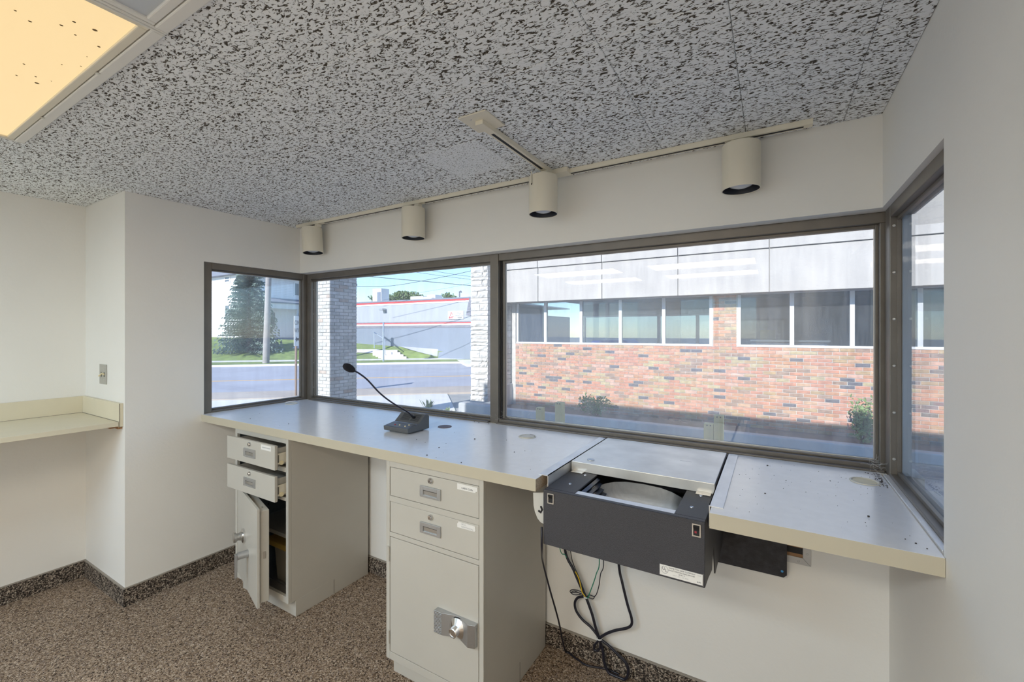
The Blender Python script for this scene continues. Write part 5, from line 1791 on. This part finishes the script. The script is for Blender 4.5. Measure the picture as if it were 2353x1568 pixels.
# one way sign on the near pavement
px_, py_ = at_depth(680.0, 13.2)
ow = thing('one_way_sign', 'white ONE WAY sign on a brown post by the street corner', 'sign', (px_, py_, ZG))
build('post', MB().tube([(px_, py_, ZG), (px_ + 0.01, py_, 2.0)], 0.035, 8), 'signpost', ow)
vd = Vector((CAM.x - px_, CAM.y - py_, 0)).normalized()
ang = math.radians(64)
nrm = Vector((vd.x * math.cos(ang) - vd.y * math.sin(ang), vd.x * math.sin(ang) + vd.y * math.cos(ang), 0))
rt_ = Vector((-nrm.y, nrm.x, 0))
c0 = Vector((px_, py_, 0)) + nrm * 0.05
def sp(a, z, d=0.0):
    q = c0 + rt_ * a + nrm * d
    return (q.x, q.y, z)
hw, z0, z1 = 0.23, 1.20, 2.10
m = MB().add([sp(a, z, d) for d in (0, 0.012) for z in (z0, z1) for a in (-hw, hw)], [(0, 1, 3, 2), (4, 6, 7, 5), (0, 2, 6, 4), (1, 5, 7, 3), (0, 4, 5, 1), (2, 3, 7, 6)])
build('board', m, 'signwhite', ow, 0.003)
tf = lambda zz: (lambda p: Vector(sp(p.x, zz + p.y, 0.014 + p.z)))
build('lettering', text_mb('ONE', 0.20, tf(1.89), 0.001), 'ink', ow)
build('lettering', text_mb('WAY', 0.20, tf(1.66), 0.001), 'ink', ow)
ar = [(-0.17, 1.40), (-0.06, 1.49), (-0.06, 1.435), (0.16, 1.435), (0.16, 1.365), (-0.06, 1.365), (-0.06, 1.31)]
build('arrow', MB().add([sp(a, z, 0.015) for a, z in ar], [tuple(range(7))]), 'ink', ow)

# utility pole and wires
bx_, by_ = at_depth(611, 26.3)
up_ = thing('utility_pole', 'grey wooden utility pole in the verge in front of the spruce', 'pole', (bx_, by_, -0.25))
tx_, ty_ = at_depth(618.5, 26.3)
build('shaft', MB().tube([(bx_, by_, -0.3), (tx_, ty_, 6.1)], [0.19, 0.15], 14), 'pole', up_, smooth=True)
dv = Vector((rd.x, rd.y, 0))
m = MB()
cpt = Vector((tx_, ty_, 5.75))
m.tube([cpt - td * 1.1, cpt + td * 1.1], 0.06, 6)
build('cross_arm', m, 'pole', up_)
def wire(label, pts, fw, r=0.014):
    P = []
    for (u, v) in pts:
        d = ray(u, v)
        P.append(CAM + d * fw)
    tag(build('power_line', MB().tube(smooth_path(P, 8), r, 6), 'wire'), label, 'wire')
wire('thickest overhead cable sagging down towards the stone pillar', [(560, 605), (730, 624), (895, 640), (1000, 649), (1100, 658), (1400, 680)], 27, 0.020)
wire('overhead cable curving up from the pillar over the street', [(740, 664), (825, 659), (900, 657), (985, 643), (1090, 621), (1300, 570)], 25, 0.014)
wire('upper thin overhead cable above the thick one', [(700, 588), (985, 630), (1100, 645), (1400, 685)], 28, 0.012)
wire('topmost thin overhead cable near the window head', [(700, 575), (1020, 627), (1100, 638), (1400, 675)], 29, 0.012)
wire('faint overhead cable rising behind the trees', [(880, 690), (965, 673), (1040, 660), (1100, 646), (1300, 600)], 33, 0.008)
# roof mast beside the mansard
s_, z_ = facade(1050, 684)
mm = thing('roof_mast', 'short dark service mast on the roof beside the mansard', 'mast', fpt(s_, -0.3, 4.0))
build('pipe', MB().tube([fpt(s_, -0.3, 3.9), fpt(s_, -0.3, 4.45)], 0.05, 8), 'shingle', mm)
build('weatherhead', MB().tube([fpt(s_ - 0.02, -0.3, 4.45), fpt(s_ + 0.1, -0.3, 4.50), fpt(s_ + 0.16, -0.3, 4.42)], 0.06, 8), 'shingle', mm)

# trees beyond the building
def tree(label, u, fw, ztop, rad, n, size, seed, mat='leaf'):
    rnd = random.Random(seed)
    x, y = at_depth(u, fw)
    t = thing('tree', label, 'tree', (x, y, 0))
    build('trunk', MB().tube([(x, y, -0.4), (x + 0.2, y, ztop - rad[2])], [0.35, 0.2], 8), 'bark', t)
    m = MB()
    for k in range(14):
        c = (x + rnd.uniform(-.75, .75) * rad[0], y + rnd.uniform(-.7, .7) * rad[1], ztop - rad[2] * rnd.uniform(0.75, 1.3))
        leaf_cloud(m, c, (rad[0] * 0.42, rad[1] * 0.42, rad[2] * 0.5), n // 14, size, rnd)
    build('crown', m, mat, t)['kind'] = 'stuff'
tree('wide round leafy tree rising behind the striped building', 928, 62, 7.9, (2.6, 2.6, 1.7), 5200, 0.30, 11)
tree('thin sparse tree left of the round tree behind the striped building', 874, 60, 6.9, (1.2, 1.2, 0.9), 520, 0.26, 12)
tree('small leafy tree behind the roof mast', 1034, 58, 7.2, (1.15, 1.15, 1.2), 1400, 0.26, 13)
tree('small leafy tree at the right edge of the round tree', 960, 58, 6.6, (0.8, 0.8, 0.8), 900, 0.26, 14)

# spruce
sx_, sy_ = at_depth(573, 31.0)
spz = lawn_z(Vector((sx_, sy_, 0))) + 0.05
spr = thing('spruce_tree', 'tall blue-green spruce standing in front of the white house', 'tree', (sx_, sy_, spz))
build('trunk', MB().tube([(sx_, sy_, -0.2), (sx_, sy_, 7.2)], [0.16, 0.02], 8), 'bark', spr)
m = MB()
rnd = random.Random(31)
ST = 7.6
for lay in range(46):
    f = lay / 45
    z = spz + 0.15 + (ST - 0.3) * f
    rad = 2.05 * (1 - f) ** 0.82 + 0.06
    nb = int(10 + 16 * (1 - f))
    for k in range(nb):
        an = rnd.uniform(0, 6.283)
        L = rad * rnd.uniform(0.72, 1.06)
        d = Vector((math.cos(an), math.sin(an), 0))
        s = Vector((-d.y, d.x, 0))
        b0 = Vector((sx_, sy_, z + rnd.uniform(-.05, .05)))
        droop = -0.20 * L
        nseg = 8
        for q in range(1, nseg + 1):
            fq = q / nseg
            c = b0 + d * (L * fq) + Vector((0, 0, droop * fq + 0.14 * L * fq * fq))
            wq = 0.30 * (1 - fq * 0.7) * min(1, L)
            for sg_ in (-1, 1):
                e_ = c + s * (sg_ * wq) + d * 0.12 + Vector((0, 0, -0.10 - rnd.uniform(0, .06)))
                m.add([c - d * 0.06, e_, c + d * 0.08 + Vector((0, 0, rnd.uniform(-.02, .04)))], [(0, 1, 2)])
build('foliage', m, 'needle', spr)['kind'] = 'stuff'

# white house
hx_, hy_ = at_depth(557, 37.0)
HX0, HX1, HY0, HY1 = hx_ - 11.0, hx_, hy_, hy_ + 11.0
hs = thing('white_house', 'two storey white clapboard house beyond the spruce', 'house', (hx_ - 5, hy_ + 5, 1.0))
build('body', MB().box(HX0 + 0.03, HX1 - 0.03, HY0 + 0.03, HY1, 0.2, 7.6), 'siding', hs)
m = MB()
z = 0.9
while z < 6.55:       # clapboards: real overlapping boards, too fine to part
    m.add([(HX0, HY0 - 0.02, z), (HX1, HY0 - 0.02, z), (HX1, HY0 + 0.02, z + 0.16), (HX0, HY0 + 0.02, z + 0.16), (HX0, HY0 + 0.03, z), (HX1, HY0 + 0.03, z)], [(0, 1, 2, 3), (0, 4, 5, 1)])
    m.add([(HX1 + 0.02, HY0, z), (HX1 + 0.02, HY1, z), (HX1 - 0.02, HY1, z + 0.16), (HX1 - 0.02, HY0, z + 0.16), (HX1 - 0.03, HY0, z), (HX1 - 0.03, HY1, z)], [(0, 1, 2, 3), (0, 4, 5, 1)])
    z += 0.155
build('clapboards', m, 'siding', hs)['kind'] = 'stuff'
build('corner_board', MB().box(HX1 - 0.10, HX1 + 0.035, HY0 - 0.035, HY0 + 0.10, 0.6, 6.6), 'stripe_white', hs)
build('eave', MB().box(HX0 - 0.5, HX1 + 0.5, HY0 - 0.5, HY1 + 0.5, 6.55, 6.75), 'roof', hs)
build('roof_slopes', MB().prism([(HX0 - 0.5, 6.75), (HX1 + 0.5, 6.75), ((HX0 + HX1) / 2, 11.5)], 'y', HY0 - 0.5, HY1 + 0.5), 'roof', hs)
def house_window(u0, u1, v0, v1):
    a, b = on(u0, v1, 'y', HY0), on(u1, v0, 'y', HY0)
    f = build('window', MB().frame('y', HY0 - 0.06, HY0 + 0.02, a.x - 0.12, b.x + 0.12, a.z - 0.12, b.z + 0.14, 0.13), 'stripe_white', hs)
    build('pane', MB().box(a.x, b.x, HY0 - 0.035, HY0 - 0.025, a.z, b.z), 'house_glass', f)
    build('meeting_rail', MB().box(a.x, b.x, HY0 - 0.055, HY0 - 0.03, (a.z + b.z) / 2 - 0.03, (a.z + b.z) / 2 + 0.03), 'stripe_white', f)
house_window(519, 528.5, 703, 743)
house_window(518.5, 528, 637, 648.5)
# porch on the shaded side
py0, py1 = HY0 + 0.6, HY1
pz = on(650, 698, 'x', HX1 + 1.4).z
pr_ = build('porch_roof', MB().box(HX1, HX1 + 1.5, py0, py1, pz - 0.45, pz), 'stripe_white', hs)
build('porch_shingles', MB().prism([(HX1, pz), (HX1 + 1.6, pz), (HX1 + 1.6, pz + 0.12), (HX1, pz + 0.55)], 'y', py0 - 0.1, py1), 'roof', pr_)
for k in range(4):
    yy = py0 + 0.15 + k * (py1 - py0 - 0.3) / 3
    build('porch_post', MB().box(HX1 + 1.25, HX1 + 1.40, yy - 0.07, yy + 0.07, 0.9, pz - 0.45), 'stripe_white', hs)
build('porch_deck', MB().box(HX1, HX1 + 1.5, py0, py1, 0.2, 1.15), 'bldg_light', hs)
for k in range(3):
    yy = py0 + 1.2 + k * 3.0
    f = build('window', MB().frame('x', HX1 - 0.02, HX1 + 0.05, yy, yy + 1.1, 1.9, 3.5, 0.1), 'stripe_white', hs)
    build('pane', MB().box(HX1 + 0.022, HX1 + 0.03, yy + 0.1, yy + 1.0, 2.0, 3.4), 'house_glass', f)
f = build('window', MB().frame('x', HX1 - 0.02, HX1 + 0.05, HY0 + 4.6, HY0 + 5.6, 5.0, 6.3, 0.1), 'stripe_white', hs)
build('pane', MB().box(HX1 + 0.022, HX1 + 0.03, HY0 + 4.7, HY0 + 5.5, 5.1, 6.2), 'house_glass', f)

# blue car parked behind the brick office
cr = thing('parked_car', 'bright blue car parked beyond the brick office, seen through its glass', 'car', (-3.0, 16.5, ZG))
cx0, cyc, zc0 = -5.1, 16.5, ZG
prof = [(0.0, 0.45), (0.05, 0.85), (1.1, 1.02), (1.75, 1.62), (3.1, 1.66), (3.9, 1.10), (4.45, 1.0), (4.5, 0.45), (3.9, 0.30), (0.6, 0.30)]
build('body', MB().prism([(cx0 + a, zc0 + b) for a, b in prof], 'y', cyc - 0.85, cyc + 0.85), 'car_blue', cr, 0.05)
for sgn_ in (-1, 1):
    yy = cyc + sgn_ * 0.853
    build('side_glass', MB().prism([(cx0 + 1.40, zc0 + 1.06), (cx0 + 1.85, zc0 + 1.52), (cx0 + 3.05, zc0 + 1.55), (cx0 + 3.55, zc0 + 1.12)], 'y', yy - 0.006, yy + 0.006), 'house_glass', cr)
    for xx in (0.95, 3.55):
        build('wheel', MB().lathe([(0.32, -0.1), (0.33, 0.0), (0.32, 0.1)], (cx0 + xx, cyc + sgn_ * 0.78, zc0 + 0.33), 20, 'y'), 'tyre', cr)
